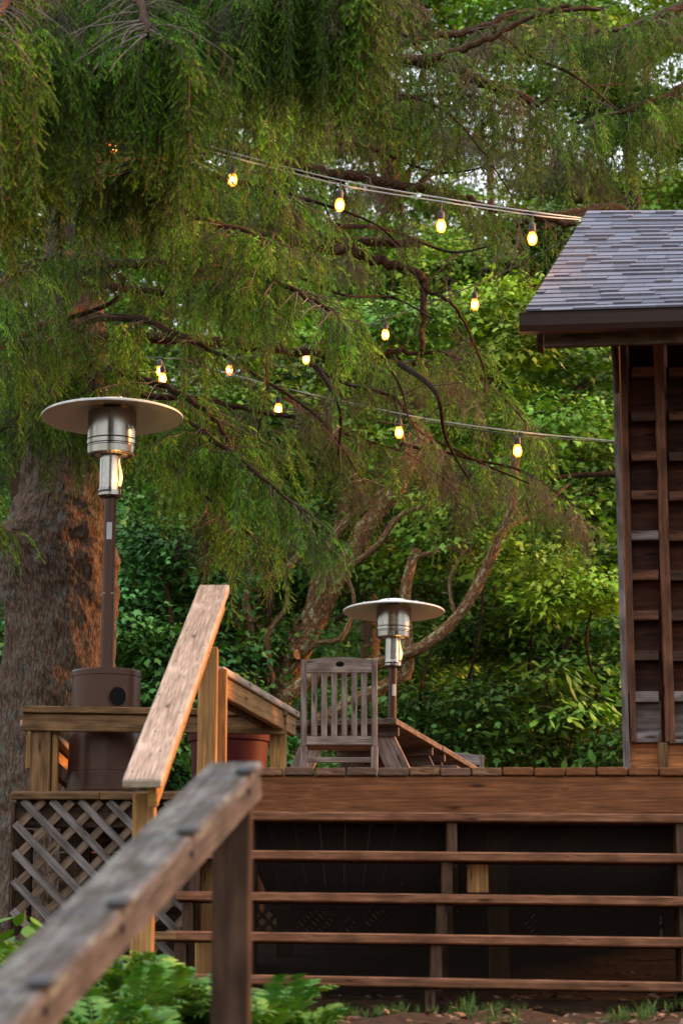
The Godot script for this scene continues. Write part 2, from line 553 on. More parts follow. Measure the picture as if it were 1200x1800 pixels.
# ---------------------------------------------------------------- decks, stairs, rails
func make_deck() -> void:
	var d0 := 13.72
	var t := thing("wooden_deck", Vector3(0.9, ground_y(0.9, 17.0), -17.0), "brown weathered wooden deck with board ends showing along its front edge", "deck")
	var x := -0.50
	var k := 0
	while x < 3.9:
		var mt: Material = M.plank[rng.randi_range(0, 2)]
		if x > 0.75 and x < 2.2: mt = M.fascia  # more orange tone here imitates warm light on these board ends
		var y := H - 0.019 + rnd(-0.002, 0.002)
		board(t, "deck_board", Vector3(x, y, -d0 + rnd(-0.006, 0.006)), Vector3(x, y, -23.0), 0.1405, 0.038, mt, Vector3.UP, 0.005)
		x += 0.149
		k += 1
	board(t, "fascia_board", Vector3(-0.54, H - 0.041 - 0.0875, -d0 - 0.035), Vector3(4.0, H - 0.041 - 0.0875, -d0 - 0.035), 0.175, 0.038, M.fascia, Vector3.BACK)
	var heads := []
	for xx in [-0.35, 0.06, 0.63, 1.20, 1.77]:
		for s in [-0.055, 0.05]: heads.append(Vector3(xx + rnd(-0.01, 0.01), H - 0.1285 + s + rnd(-0.008, 0.008), -d0 - 0.0155))
	nails(t, heads, Vector3.BACK)
	for xx in [-0.52, 0.05, 0.62, 1.19, 1.76, 2.33, 2.9, 3.5]:
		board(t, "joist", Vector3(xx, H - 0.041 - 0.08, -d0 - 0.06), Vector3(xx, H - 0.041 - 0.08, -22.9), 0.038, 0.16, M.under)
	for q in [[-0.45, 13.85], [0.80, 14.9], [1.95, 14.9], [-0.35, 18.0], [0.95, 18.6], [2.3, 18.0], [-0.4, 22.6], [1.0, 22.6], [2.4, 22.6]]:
		board(t, "support_post", Vector3(q[0], ground_y(q[0], q[1]) - 0.1, -q[1]), Vector3(q[0], H - 0.21, -q[1]), 0.1, 0.1, M.cedar if q[0] == 0.80 else M.under, Vector3.BACK)  # one post in brighter wood, standing for light let through the treads
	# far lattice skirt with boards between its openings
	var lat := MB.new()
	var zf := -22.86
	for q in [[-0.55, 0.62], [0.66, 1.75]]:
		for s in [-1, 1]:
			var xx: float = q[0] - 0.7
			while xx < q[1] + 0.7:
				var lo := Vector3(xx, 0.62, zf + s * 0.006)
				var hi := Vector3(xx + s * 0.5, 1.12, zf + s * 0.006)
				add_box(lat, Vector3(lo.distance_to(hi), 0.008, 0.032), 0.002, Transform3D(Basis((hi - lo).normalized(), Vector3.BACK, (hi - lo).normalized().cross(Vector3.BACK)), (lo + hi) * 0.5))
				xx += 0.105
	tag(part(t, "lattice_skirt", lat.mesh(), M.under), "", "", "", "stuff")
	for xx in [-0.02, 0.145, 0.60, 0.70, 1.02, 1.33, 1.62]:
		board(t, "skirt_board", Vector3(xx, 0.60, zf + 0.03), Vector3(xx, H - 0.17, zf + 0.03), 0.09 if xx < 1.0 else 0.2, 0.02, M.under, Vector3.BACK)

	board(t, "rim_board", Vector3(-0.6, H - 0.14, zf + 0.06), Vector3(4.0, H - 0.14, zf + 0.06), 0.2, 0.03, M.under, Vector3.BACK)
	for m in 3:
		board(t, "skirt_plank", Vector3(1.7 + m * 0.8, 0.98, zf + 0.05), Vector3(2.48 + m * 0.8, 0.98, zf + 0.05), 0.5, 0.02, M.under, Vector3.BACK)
	# the low platform on the left
	var p := thing("side_platform", Vector3(-1.1, ground_y(-1.1, 16.0), -16.0), "smaller wooden platform left of the main deck with grey lattice skirting", "platform")
	var dl := 14.98
	var xl := P(20, 1400, dl).x
	for j in 13:
		var d := dl + 0.075 + j * 0.149
		board(p, "deck_board", Vector3(xl + 0.01, H - 0.019, -d), Vector3(-0.60, H - 0.019, -d), 0.14, 0.038, M.plank[j % 3])
	var ya := P(100, 1399.5, dl).y
	var cut := P(176, 1400, dl).x
	board(p, "edge_board", Vector3(xl, ya, -dl + 0.012), Vector3(cut - 0.001, ya, -dl + 0.012), 0.03, 0.036, M.brown, Vector3.UP)
	board(p, "edge_board", Vector3(cut + 0.001, ya - 0.001, -dl + 0.012), Vector3(-0.62, ya - 0.001, -dl + 0.012), 0.03, 0.036, M.brown, Vector3.UP)
	board(p, "rim_joist", Vector3(xl + 0.02, H - 0.115, -dl - 0.06), Vector3(-0.6, H - 0.115, -dl - 0.06), 0.14, 0.038, M.under, Vector3.BACK)
	for xx in [xl + 0.06, -0.66]:
		board(p, "support_post", Vector3(xx, ground_y(xx, dl + 0.1) - 0.1, -dl - 0.13), Vector3(xx, H - 0.19, -dl - 0.13), 0.09, 0.09, M.under, Vector3.BACK)
	for j in 6:
		board(p, "back_board", Vector3(xl + 0.1, 0.43 + j * 0.15, -16.6), Vector3(-0.5, 0.43 + j * 0.15, -16.6), 0.14, 0.02, M.under, Vector3.BACK)
	# lattice slats, each its own board, clipped to the panel
	var x0 := P(25, 1500, dl).x
	var x1 := -0.62
	var top := P(100, 1408, dl).y
	var bot := ground_y(-1.2, dl) + 0.02
	for s in [1, -1]:
		var c := x0 - (top - bot) + (0.06 if s > 0 else 0.02)
		while c < x1 + (top - bot):
			# centre line: from (c, top) going down right (s = 1) or down left (s = -1)
			var ax := c
			var ay := top
			var bx: float = c + s * (top - bot)
			var by := bot
			if s > 0:
				if ax < x0: ay -= x0 - ax; ax = x0
				if bx > x1: by += bx - x1; bx = x1
			else:
				if ax > x1: ay -= ax - x1; ax = x1
				if bx < x0: by += x0 - bx; bx = x0
			if ay - by > 0.05:
				var z := -dl - (0.002 if s > 0 else 0.014)
				var up := Vector3.BACK
				var sl := board(p, "lattice_slat", Vector3(ax, ay, z), Vector3(bx, by, z), 0.040, 0.010, M.slat[0 if s > 0 else 1], up, 0.002)
				sl.position += Vector3(0, rnd(-0.004, 0.004), 0)
			c += 0.148
	board(p, "corner_trim", Vector3(x0 - 0.012, bot - 0.1, -dl - 0.03), Vector3(x0 - 0.012, top - 0.005, -dl - 0.03), 0.02, 0.05, M.under, Vector3.BACK)

func make_stairs() -> void:
	var t := thing("stair_flight", Vector3(0.5, 0.14, -12.6), "broad open flight of brown wooden steps leading up to the deck", "stairs")
	var ys := [[1426.0, 1430.0], [1494.0, 1500.0], [1567.0, 1575.5], [1637.0, 1647.5], [1711.5, 1726.0]]
	var left := [-0.72, -0.735, -0.745, -0.765, -0.76]
	var pts := []
	for k in 5:
		var d := 13.72 - 0.10 - 0.262 * k
		var a := P(305, ys[k][0] - 1.0, d)
		var b := P(1200, ys[k][1] + 0.5, d)
		var dir := (b - a) / (b.x - a.x)
		a = a + dir * (left[k] - a.x)
		b = a + dir * 4.3
		pts.append((a + b) * 0.5)
		var dn := Vector3(0, -0.0205, -0.13)
		board(t, "tread", a + dn, b + dn, 0.262, 0.041, M.tread, Vector3.UP, 0.006)
	# a short piece let in at the left end of the fourth tread
	var e0 := P(270, 1645, 12.83)
	board(t, "tread_end", e0 + Vector3(0, 0, -0.1), e0 + Vector3(0.10, 0, -0.1), 0.2, 0.036, M.brown, Vector3.UP)
	# carriages: stepped boards behind the treads, running down to the left as in the photo
	for q in [[-0.66, -0.725], [0.52, 0.38], [1.60, 1.49], [2.7, 2.58]]:
		var b := MB.new()
		for k in 5:
			var f := k / 4.0
			var cx := lerpf(q[0], q[1], f)
			var d := 13.72 - 0.10 - 0.262 * k
			var ytop: float = pts[k].y - 0.041 + (cx - pts[k].x) * (P(1200, ys[k][1], d).y - P(305, ys[k][0], d).y) / (P(1200, 0, d).x - P(305, 0, d).x)
			var ybot := maxf(ground_y(cx, d) - 0.05, ytop - 0.34)
			add_box(b, Vector3(ytop - ybot, 0.05, 0.235), 0.003, Transform3D(Basis(Vector3.UP, Vector3.RIGHT, Vector3.FORWARD), Vector3(cx, (ytop + ybot) * 0.5, -d - 0.15)), Vector2(k * 0.2, q[0]))
		part(t, "carriage", b.mesh(), M.brown_dark)
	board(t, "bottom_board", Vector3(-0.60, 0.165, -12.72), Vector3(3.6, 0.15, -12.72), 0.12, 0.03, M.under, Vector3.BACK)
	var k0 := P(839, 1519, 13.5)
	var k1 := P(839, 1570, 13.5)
	board(t, "lit_post_piece", Vector3(k1.x, k1.y, k1.z), Vector3(k1.x, k0.y, k1.z), 0.10, 0.06, M.cedar, Vector3.BACK, 0.004)  # separate bright block stands for the lit stretch of the post behind
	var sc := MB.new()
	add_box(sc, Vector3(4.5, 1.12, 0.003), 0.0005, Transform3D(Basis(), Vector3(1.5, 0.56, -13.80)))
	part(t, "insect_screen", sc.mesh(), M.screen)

func nails(parent: Node3D, spots: Array, up: Vector3) -> void:
	for s in spots:
		var l := lathe([Vector2(0, 0.0), Vector2(0.0045, 0.0), Vector2(0.0045, 0.0012), Vector2(0, 0.0016)], 10)
		var x := up.cross(Vector3.RIGHT).normalized()
		part(parent, "nail_head", l, M.iron, Transform3D(Basis(x, up, x.cross(up)), s))

func make_rails() -> void:
	# sloping rail of fresh wood beside the stairs
	var a := P(377, 1034, 13.75)
	var b := P(250, 1378, 10.75)
	var t := thing("stair_handrail", Vector3(a.x, H, a.z), "fresh pale sloping handrail beside the stairs, its right side glowing orange", "handrail")
	var dir := (b - a).normalized()
	var side := dir.cross(Vector3.UP).normalized()
	var up := side.cross(dir).normalized()
	board(t, "cap_board", a, b, 0.148, 0.036, M.pale, up, 0.006)
	var o := -up * 0.058 - side * 0.035
	if side.x > 0: o = -up * 0.058 + side * 0.035
	var q := board(t, "rail_board", a + o + dir * 0.05, b + o - dir * 0.02, 0.038, 0.078, M.cedar, up, 0.004)
	q.position += Vector3.ZERO
	var xp := P(366, 1200, 13.62)
	board(t, "post", Vector3(xp.x, 0.3, xp.z), Vector3(xp.x, P(366, 1150, 13.62).y + 0.03, xp.z), 0.092, 0.092, M.cedar, Vector3.BACK, 0.005)
	board(t, "post", Vector3(xp.x + 0.062, 0.4, xp.z - 0.09), Vector3(xp.x + 0.062, P(388, 1170, 13.7).y - 0.02, xp.z - 0.09), 0.05, 0.092, M.cedar, Vector3.BACK, 0.004)
	var xb := P(253, 1500, 10.95)
	board(t, "post", Vector3(xb.x, ground_y(xb.x, 10.95) - 0.2, xb.z), Vector3(xb.x, b.y - 0.02, xb.z), 0.085, 0.085, M.cedar, Vector3.BACK, 0.005)
	var spots := []
	for k in 12:
		var f := 0.03 + 0.94 * k / 11.0
		spots.append(a.lerp(b, f) + up * 0.0185 + side * (rnd(0.015, 0.06) * (1 if k % 2 else -1)))
	nails(t, spots, up)

	# low rail along the left edge of the main deck, seen from its end
	var c := P(395, 1171, 13.75)
	var e := P(527, 1240, 15.55)
	e.y = c.y - 0.01
	t = thing("deck_side_rail", Vector3(e.x, H, e.z), "short low orange brown rail running back along the left edge of the deck", "railing")
	var rd := (e - c).normalized()
	var rs := rd.cross(Vector3.UP).normalized()
	if rs.x < 0: rs = -rs
	board(t, "cap_board", c - rs * 0.07 - Vector3.UP * 0.019, e - rs * 0.07 - Vector3.UP * 0.019, 0.14, 0.036, M.pale, Vector3.UP, 0.005)
	board(t, "rail_board", c - rs * 0.035 - Vector3.UP * 0.088 + rd * 0.01, e - rs * 0.035 - Vector3.UP * 0.088 - rd * 0.03, 0.038, 0.098, M.cedar, Vector3.UP, 0.004)
	board(t, "rail_board", c - rs * 0.125 - Vector3.UP * 0.083 + rd * 0.01, e - rs * 0.125 - Vector3.UP * 0.083 - rd * 0.03, 0.03, 0.088, M.brown, Vector3.UP, 0.004)
	var pq := P(489, 1300, 15.35)
	board(t, "post", Vector3(pq.x, H + 0.002, pq.z), Vector3(pq.x, c.y - 0.14, pq.z), 0.09, 0.10, M.cedar, Vector3.BACK, 0.005)

	# low rail along the front of the left platform
	var d := 15.02
	var g := P(38, 1240, d)
	var h := P(503, 1240, d + 0.18)
	h.y = g.y
	t = thing("platform_front_rail", Vector3(g.x, H, g.z), "low weathered brown rail along the front of the left platform before the heater", "railing")
	board(t, "cap_board", g - Vector3(0, 0.019, 0.06), h - Vector3(0, 0.019, 0.06), 0.14, 0.036, M.brown, Vector3.UP, 0.005)
	board(t, "rail_board", g + Vector3(0.004, -0.084, -0.03), h + Vector3(0, -0.084, -0.03), 0.09, 0.036, M.brown, Vector3.BACK, 0.004)
	var pl := P(70, 1330, d + 0.03)
	board(t, "post", Vector3(pl.x, H + 0.002, pl.z - 0.06), Vector3(pl.x, g.y - 0.04, pl.z - 0.06), 0.105, 0.09, M.brown, Vector3.BACK, 0.005)
	board(t, "post", Vector3(pl.x + 0.072, H + 0.002, pl.z - 0.1), Vector3(pl.x + 0.072, g.y - 0.04, pl.z - 0.1), 0.03, 0.09, M.cedar, Vector3.BACK, 0.004)

	# a second rail dropping away behind that corner post
	var m1 := P(56, 1270, 15.3)
	var m2 := P(150, 1358, 16.2)
	t = thing("platform_back_rail", Vector3(m2.x, ground_y(m2.x, 16.2), m2.z), "short yellowish rail sloping down behind the corner post of the left platform", "railing")
	var md := (m2 - m1).normalized()
	var ms := md.cross(Vector3.UP).normalized()
	var mu := ms.cross(md).normalized()
	if mu.y < 0: mu = -mu
	board(t, "cap_board", m1, m2, 0.13, 0.034, M.pale, mu, 0.004)
	board(t, "rail_board", m1 - mu * 0.075, m2 - mu * 0.075, 0.036, 0.10, M.cedar, mu, 0.004)
	board(t, "rail_board", m1 - mu * 0.17 + ms * 0.05, m2 - mu * 0.17 + ms * 0.05, 0.036, 0.08, M.under, mu, 0.004)
	board(t, "post", Vector3(m1.x, H + 0.14, m1.z), Vector3(m1.x, m1.y - 0.06, m1.z), 0.04, 0.09, M.cedar, Vector3.BACK, 0.004)
	board(t, "post", Vector3(m2.x, ground_y(m2.x, 16.2), m2.z), Vector3(m2.x, m2.y - 0.02, m2.z), 0.09, 0.09, M.under, Vector3.BACK, 0.004)

	# the near, old grey handrail with bolts, out of focus
	var n1 := P(414, 1338, 7.05)
	var n2 := P(65, 1690, 5.45)
	var nd := (n2 - n1).normalized()
	n2 = n1 + nd * 3.6
	t = thing("near_handrail", Vector3(n1.x, ground_y(n1.x, 6.9), n1.z), "old grey handrail in the foreground with lichen and dark round bolts", "handrail")
	var ns := nd.cross(Vector3.UP).normalized()
	if ns.x < 0: ns = -ns
	var nu := nd.cross(ns).normalized()
	if nu.y < 0: nu = -nu
	board(t, "cap_board", n1 - nu * 0.018, n2 - nu * 0.018, 0.138, 0.036, M.grey, nu, 0.008)
	board(t, "rail_board", n1 - nu * 0.0655 + ns * 0.032, n2 - nu * 0.0655 + ns * 0.032, 0.06, 0.057, M.grey_side, nu, 0.006)
	var np := P(408, 1500, 7.0)
	board(t, "post", Vector3(np.x, ground_y(np.x, 7.0) - 0.3, np.z - 0.03), Vector3(np.x, n1.y - 0.06, np.z - 0.03), 0.094, 0.094, M.brown_dark, Vector3.BACK, 0.006)
	var fp := n1 + nd * 2.2
	board(t, "post", Vector3(fp.x, ground_y(fp.x, -fp.z) - 0.3, fp.z), Vector3(fp.x, fp.y - 0.1, fp.z), 0.094, 0.094, M.brown, Vector3.BACK, 0.006)
	var head := lathe([Vector2(0.011, -0.055), Vector2(0.011, 0.0), Vector2(0.027, 0.001), Vector2(0.029, 0.005), Vector2(0.027, 0.011), Vector2(0.018, 0.015), Vector2(0, 0.016)], 18)
	for px in [[440, 1360], [337, 1466], [216, 1592], [80, 1735]]:
		var best := n1
		for k in 200:
			var w := n1 + nd * (k * 0.018)
			var s := w.z / -1.0
			if absf(P(px[0], px[1], s).y - w.y) < absf(P(px[0], px[1], -best.z).y - best.y): best = w
		var o2 := best + ns * 0.060 + nu * 0.004
		part(t, "bolt", head, M.iron, Transform3D(Basis(nd, nu, nd.cross(nu)), o2))

# ---------------------------------------------------------------- hut
func make_hut() -> void:
	var yaw := deg_to_rad(7.0)
	var U := Vector3(cos(yaw), 0, sin(yaw))
	var N := Vector3(-sin(yaw), 0, cos(yaw))
	var W0 := P(1087, 1300, 15.3)
	var t := thing("shingled_hut", Vector3(W0.x + 1.0, H, W0.z), "small brown wooden hut with grey shingle roof and gridded wall on the deck", "hut")
	var B := Basis(U, Vector3.UP, -N)
	var on := func(x: float, y: float, proud: float) -> Vector3: return on_plane(x, y, W0 + N * proud, N)
	var vert := func(called: String, x0: float, x1: float, ytop: float, ybot: float, proud: float, deep: float, mt: Material) -> void:
		var ym := (ytop + ybot) * 0.5
		var a: Vector3 = on.call(x0, ym, proud)
		var b: Vector3 = on.call(x1, ym, proud)
		var mid := (a + b) * 0.5
		var y1: float = on.call(x0, ytop, proud).y
		var y0: float = on.call(x0, ybot, proud).y
		board(t, called, Vector3(mid.x, y0, mid.z) - N * deep * 0.5, Vector3(mid.x, y1, mid.z) - N * deep * 0.5, a.distance_to(b), deep, mt, N, 0.003)
	# floor line of the wall sits on the deck, a little behind its front edge
	var foot := 1460.0
	vert.call("corner_board", 1085.5, 1097, 560, foot, 0.012, 0.14, M.hut_grey)
	var studs := [[1097.3, 1108.0]]
	var xs := 1157.0
	while xs < 1900:
		studs.append([xs, xs + 17.5])
		xs += 67.0
	for k in studs.size():
		var s: Array = studs[k]
		vert.call("stud", s[0], s[1], 560, 1304, 0.0, 0.09, M.hut[k % 3])
		vert.call("stud_foot", s[0], s[1], 1305, foot, -0.004, 0.09, M.hut_grey if k != 1 else M.brown)
	var rows := [[570, 584], [644, 660], [722, 738], [793, 809], [862, 878], [932, 949], [1001, 1019], [1072, 1090], [1143, 1161], [1215, 1233], [1288, 1305]]
	for k in studs.size() - 1:
		var x0: float = studs[k][1] + 0.3
		var x1: float = studs[k + 1][0] - 0.3
		for j in rows.size():
			var ya: float = rows[j][0] + rnd(-1, 1)
			var yb: float = rows[j][1] + rnd(-1, 1)
			var a: Vector3 = on.call(x0, (ya + yb) * 0.5, -0.005)
			var b: Vector3 = on.call(x1, (ya + yb) * 0.5, -0.005)
			var hgt: float = on.call(x0, ya, 0).y - on.call(x0, yb, 0).y
			a.y = b.y
			board(t, "crosspiece", a - N * 0.04, b - N * 0.04, hgt, 0.08, M.hut_grey if j > 8 or (j > 4 and rng.randf() < 0.3) else M.hut[rng.randi_range(0, 2)], N, 0.003)
			if j + 1 < rows.size():
				var c: Vector3 = on.call(x0 - 4, (rows[j][0] + rows[j + 1][1]) * 0.5, -0.08)
				var d: Vector3 = on.call(x1 + 4, (rows[j][0] + rows[j + 1][1]) * 0.5, -0.08)
				var hh: float = on.call(x0, rows[j][0], -0.05).y - on.call(x0, rows[j + 1][1], -0.05).y - 0.005
				d.y = c.y
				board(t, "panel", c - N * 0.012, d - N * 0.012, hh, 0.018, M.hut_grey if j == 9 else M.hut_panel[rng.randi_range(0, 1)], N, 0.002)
		var e: Vector3 = on.call(x0 - 4, (1290 + foot) * 0.5, -0.055)
		var f: Vector3 = on.call(x1 + 4, (1290 + foot) * 0.5, -0.055)
		f.y = e.y
		var h2: float = on.call(x0, 1306, -0.05).y - on.call(x0, foot, -0.05).y
		board(t, "base_panel", e - N * 0.004, f - N * 0.004, h2, 0.018, M.hut_new, N, 0.002)
	# side and back walls and a curved bracket under the eave
	var deep := 1.15
	var c0: Vector3 = on.call(1086, 900, 0)
	c0.y = 0
	var y_top: float = on.call(1086, 580, 0).y
	for k in 7:
		var q := c0 - N * (0.16 + (k + 0.5) * 0.14) + U * 0.02
		board(t, "side_board", Vector3(q.x, H, q.z), Vector3(q.x, y_top + 0.55 * clampf((k - 2) / 5.0, 0.0, 1.0), q.z), 0.137, 0.02, M.hut_grey if k % 3 else M.brown, U, 0.003)
	for k in 16:
		var q := c0 - N * deep + U * (0.1 + k * 0.14)
		board(t, "back_board", Vector3(q.x, H, q.z), Vector3(q.x, y_top + 0.6, q.z), 0.137, 0.02, M.hut[k % 3], N, 0.003)
	var br := []
	for k in 7:
		var f := k / 6.0
		br.append(on.call(1084.0 - 9.0 * f * f, 690.0 - 95.0 * f, 0.03))
	part(t, "bracket", tube(br, 0.012, 0.02, 6), M.hut[2])

	# roof: eave and ridge measured at their left ends, both run along the hut
	var d_e := 14.62
	var EL := P(922, 548, d_e)
	var s := tan(deg_to_rad(38.0))
	var r := P(1032, 370.5, 1.0)
	var run := (EL.y - r.y * d_e) / (r.y - s)
	var RL := P(1032, 370.5, d_e + run)
	var L := 2.6
	var ER := EL + U * L
	var RR := RL + U * (L - 0.0) - U.normalized() * 0.0
	var rp := on_plane(1200, 369.3, RL, Vector3.UP.cross(U).normalized())
	RR = RL + (rp - RL) * (L / maxf(0.1, rp.distance_to(RL)))
	var nrm := (ER - EL).cross(RL - EL).normalized()
	if nrm.y < 0: nrm = -nrm
	var at := func(u: float, v: float, off: float) -> Vector3:
		# u in metres along the eave, measured from the slanting left edge
		var p := EL.lerp(RL, v)
		var q := ER.lerp(RR, v)
		return p + (q - p).normalized() * u + nrm * off
	var slab := MB.new()
	var under := -0.004
	slab.face([EL + nrm * under, ER + nrm * under, RR + nrm * under, RL + nrm * under], nrm, [Vector2(0, 0), Vector2(1, 0), Vector2(1, 1), Vector2(0, 1)])
	slab.face([EL + nrm * (under - 0.03), ER + nrm * (under - 0.03), RR + nrm * (under - 0.03), RL + nrm * (under - 0.03)], -nrm, [Vector2(0, 0), Vector2(1, 0), Vector2(1, 1), Vector2(0, 1)])
	slab.face([EL + nrm * under, RL + nrm * under, RL + nrm * (under - 0.03), EL + nrm * (under - 0.03)], -U, [Vector2(0, 0), Vector2(1, 0), Vector2(1, 1), Vector2(0, 1)])
	var roof := part(t, "roof", slab.mesh(), M.under)
	var rowsn := 25
	var rest := MB.new()
	for k in rowsn:
		var v0 := float(k) / rowsn
		var v1 := minf(1.0, (k + 1.12) / rowsn)
		var u := -rnd(0.0, 0.1)
		while u < L:
			var w := rnd(0.075, 0.20)
			var u0 := maxf(u, 0.0)
			var u1 := minf(u + w - 0.0015, L)
			u += w
			if u1 - u0 < 0.01: continue
			var proud := 0.007 if rng.randf() < 0.5 else 0.015
			var b := MB.new() if u0 < 1.25 else rest
			var e := rnd(-0.0015, 0.0015)
			var a0: Vector3 = at.call(u0, v0 + e / 2.0, proud)
			var a1: Vector3 = at.call(u1, v0 + e / 2.0, proud)
			var a2: Vector3 = at.call(u1, v1, 0.0005)
			var a3: Vector3 = at.call(u0, v1, 0.0005)
			var dn := nrm * 0.0045
			if proud > 0.01: dn = nrm * 0.0125
			var us := [Vector2(u0, v0), Vector2(u1, v0), Vector2(u1, v1), Vector2(u0, v1)]
			b.face([a0, a1, a2, a3], nrm, us)
			b.face([a0, a1, a1 - dn, a0 - dn], N, us)
			b.face([a0, a3, a3 - dn * 0.1, a0 - dn], -U, us)
			b.face([a1, a2, a2 - dn * 0.1, a1 - dn], U, us)
			if b != rest:
				part(roof, "shingle", b.mesh(), M.shingle[rng.randi_range(0, 4)])
	tag(part(roof, "shingle_field", rest.mesh(), M.shingle[0]), "", "", "", "stuff")
	# gutter along the eave and the beam under it
	var g0 := P(911.5, 551, d_e - 0.05)
	var gb := P(911.5, 580, d_e - 0.05)
	var gh := g0.y - gb.y
	var gc := Vector3(g0.x, (g0.y + gb.y) * 0.5, g0.z)
	var gut := MB.new()
	var prof := [Vector2(0.0, -gh * 0.5), Vector2(0.075, -gh * 0.5), Vector2(0.10, -gh * 0.2), Vector2(0.115, gh * 0.38), Vector2(0.12, gh * 0.5), Vector2(0.108, gh * 0.5), Vector2(0.10, gh * 0.36), Vector2(0.0, gh * 0.36)]
	for k in prof.size():
		var p: Vector2 = prof[k]
		var q: Vector2 = prof[(k + 1) % prof.size()]
		var off := func(w: Vector2, l: float) -> Vector3: return gc + U * l + N * (w.x - 0.11) + Vector3.UP * w.y
		var dv := q - p
		gut.face([off.call(p, 0.0), off.call(p, L + 0.1), off.call(q, L + 0.1), off.call(q, 0.0)], N * dv.y - Vector3.UP * dv.x, [Vector2(0, 0), Vector2(1, 0), Vector2(1, 1), Vector2(0, 1)])
	for l in [0.0, L + 0.1]:
		var pts := []
		var us := []
		for p in prof:
			pts.append(gc + U * l + N * (p.x - 0.11) + Vector3.UP * p.y)
			us.append(p)
		gut.face(pts, -U if l == 0.0 else U, us)
	part(t, "gutter", gut.mesh(), M.gutter)
	var f0 := P(943, 580, d_e + 0.16)
	var f1 := P(943, 607, d_e + 0.16)
	var fm := (f0 + f1) * 0.5
	board(t, "frieze_board", fm + U * 0.035, fm + U * L, (f0.y - f1.y) + 0.03, 0.04, M.frieze, N, 0.004)
	board(t, "rafter_end", fm - N * 0.0 + U * 0.015, fm - N * 0.14 + U * 0.015, (f0.y - f1.y) + 0.02, 0.035, M.under, U, 0.003)

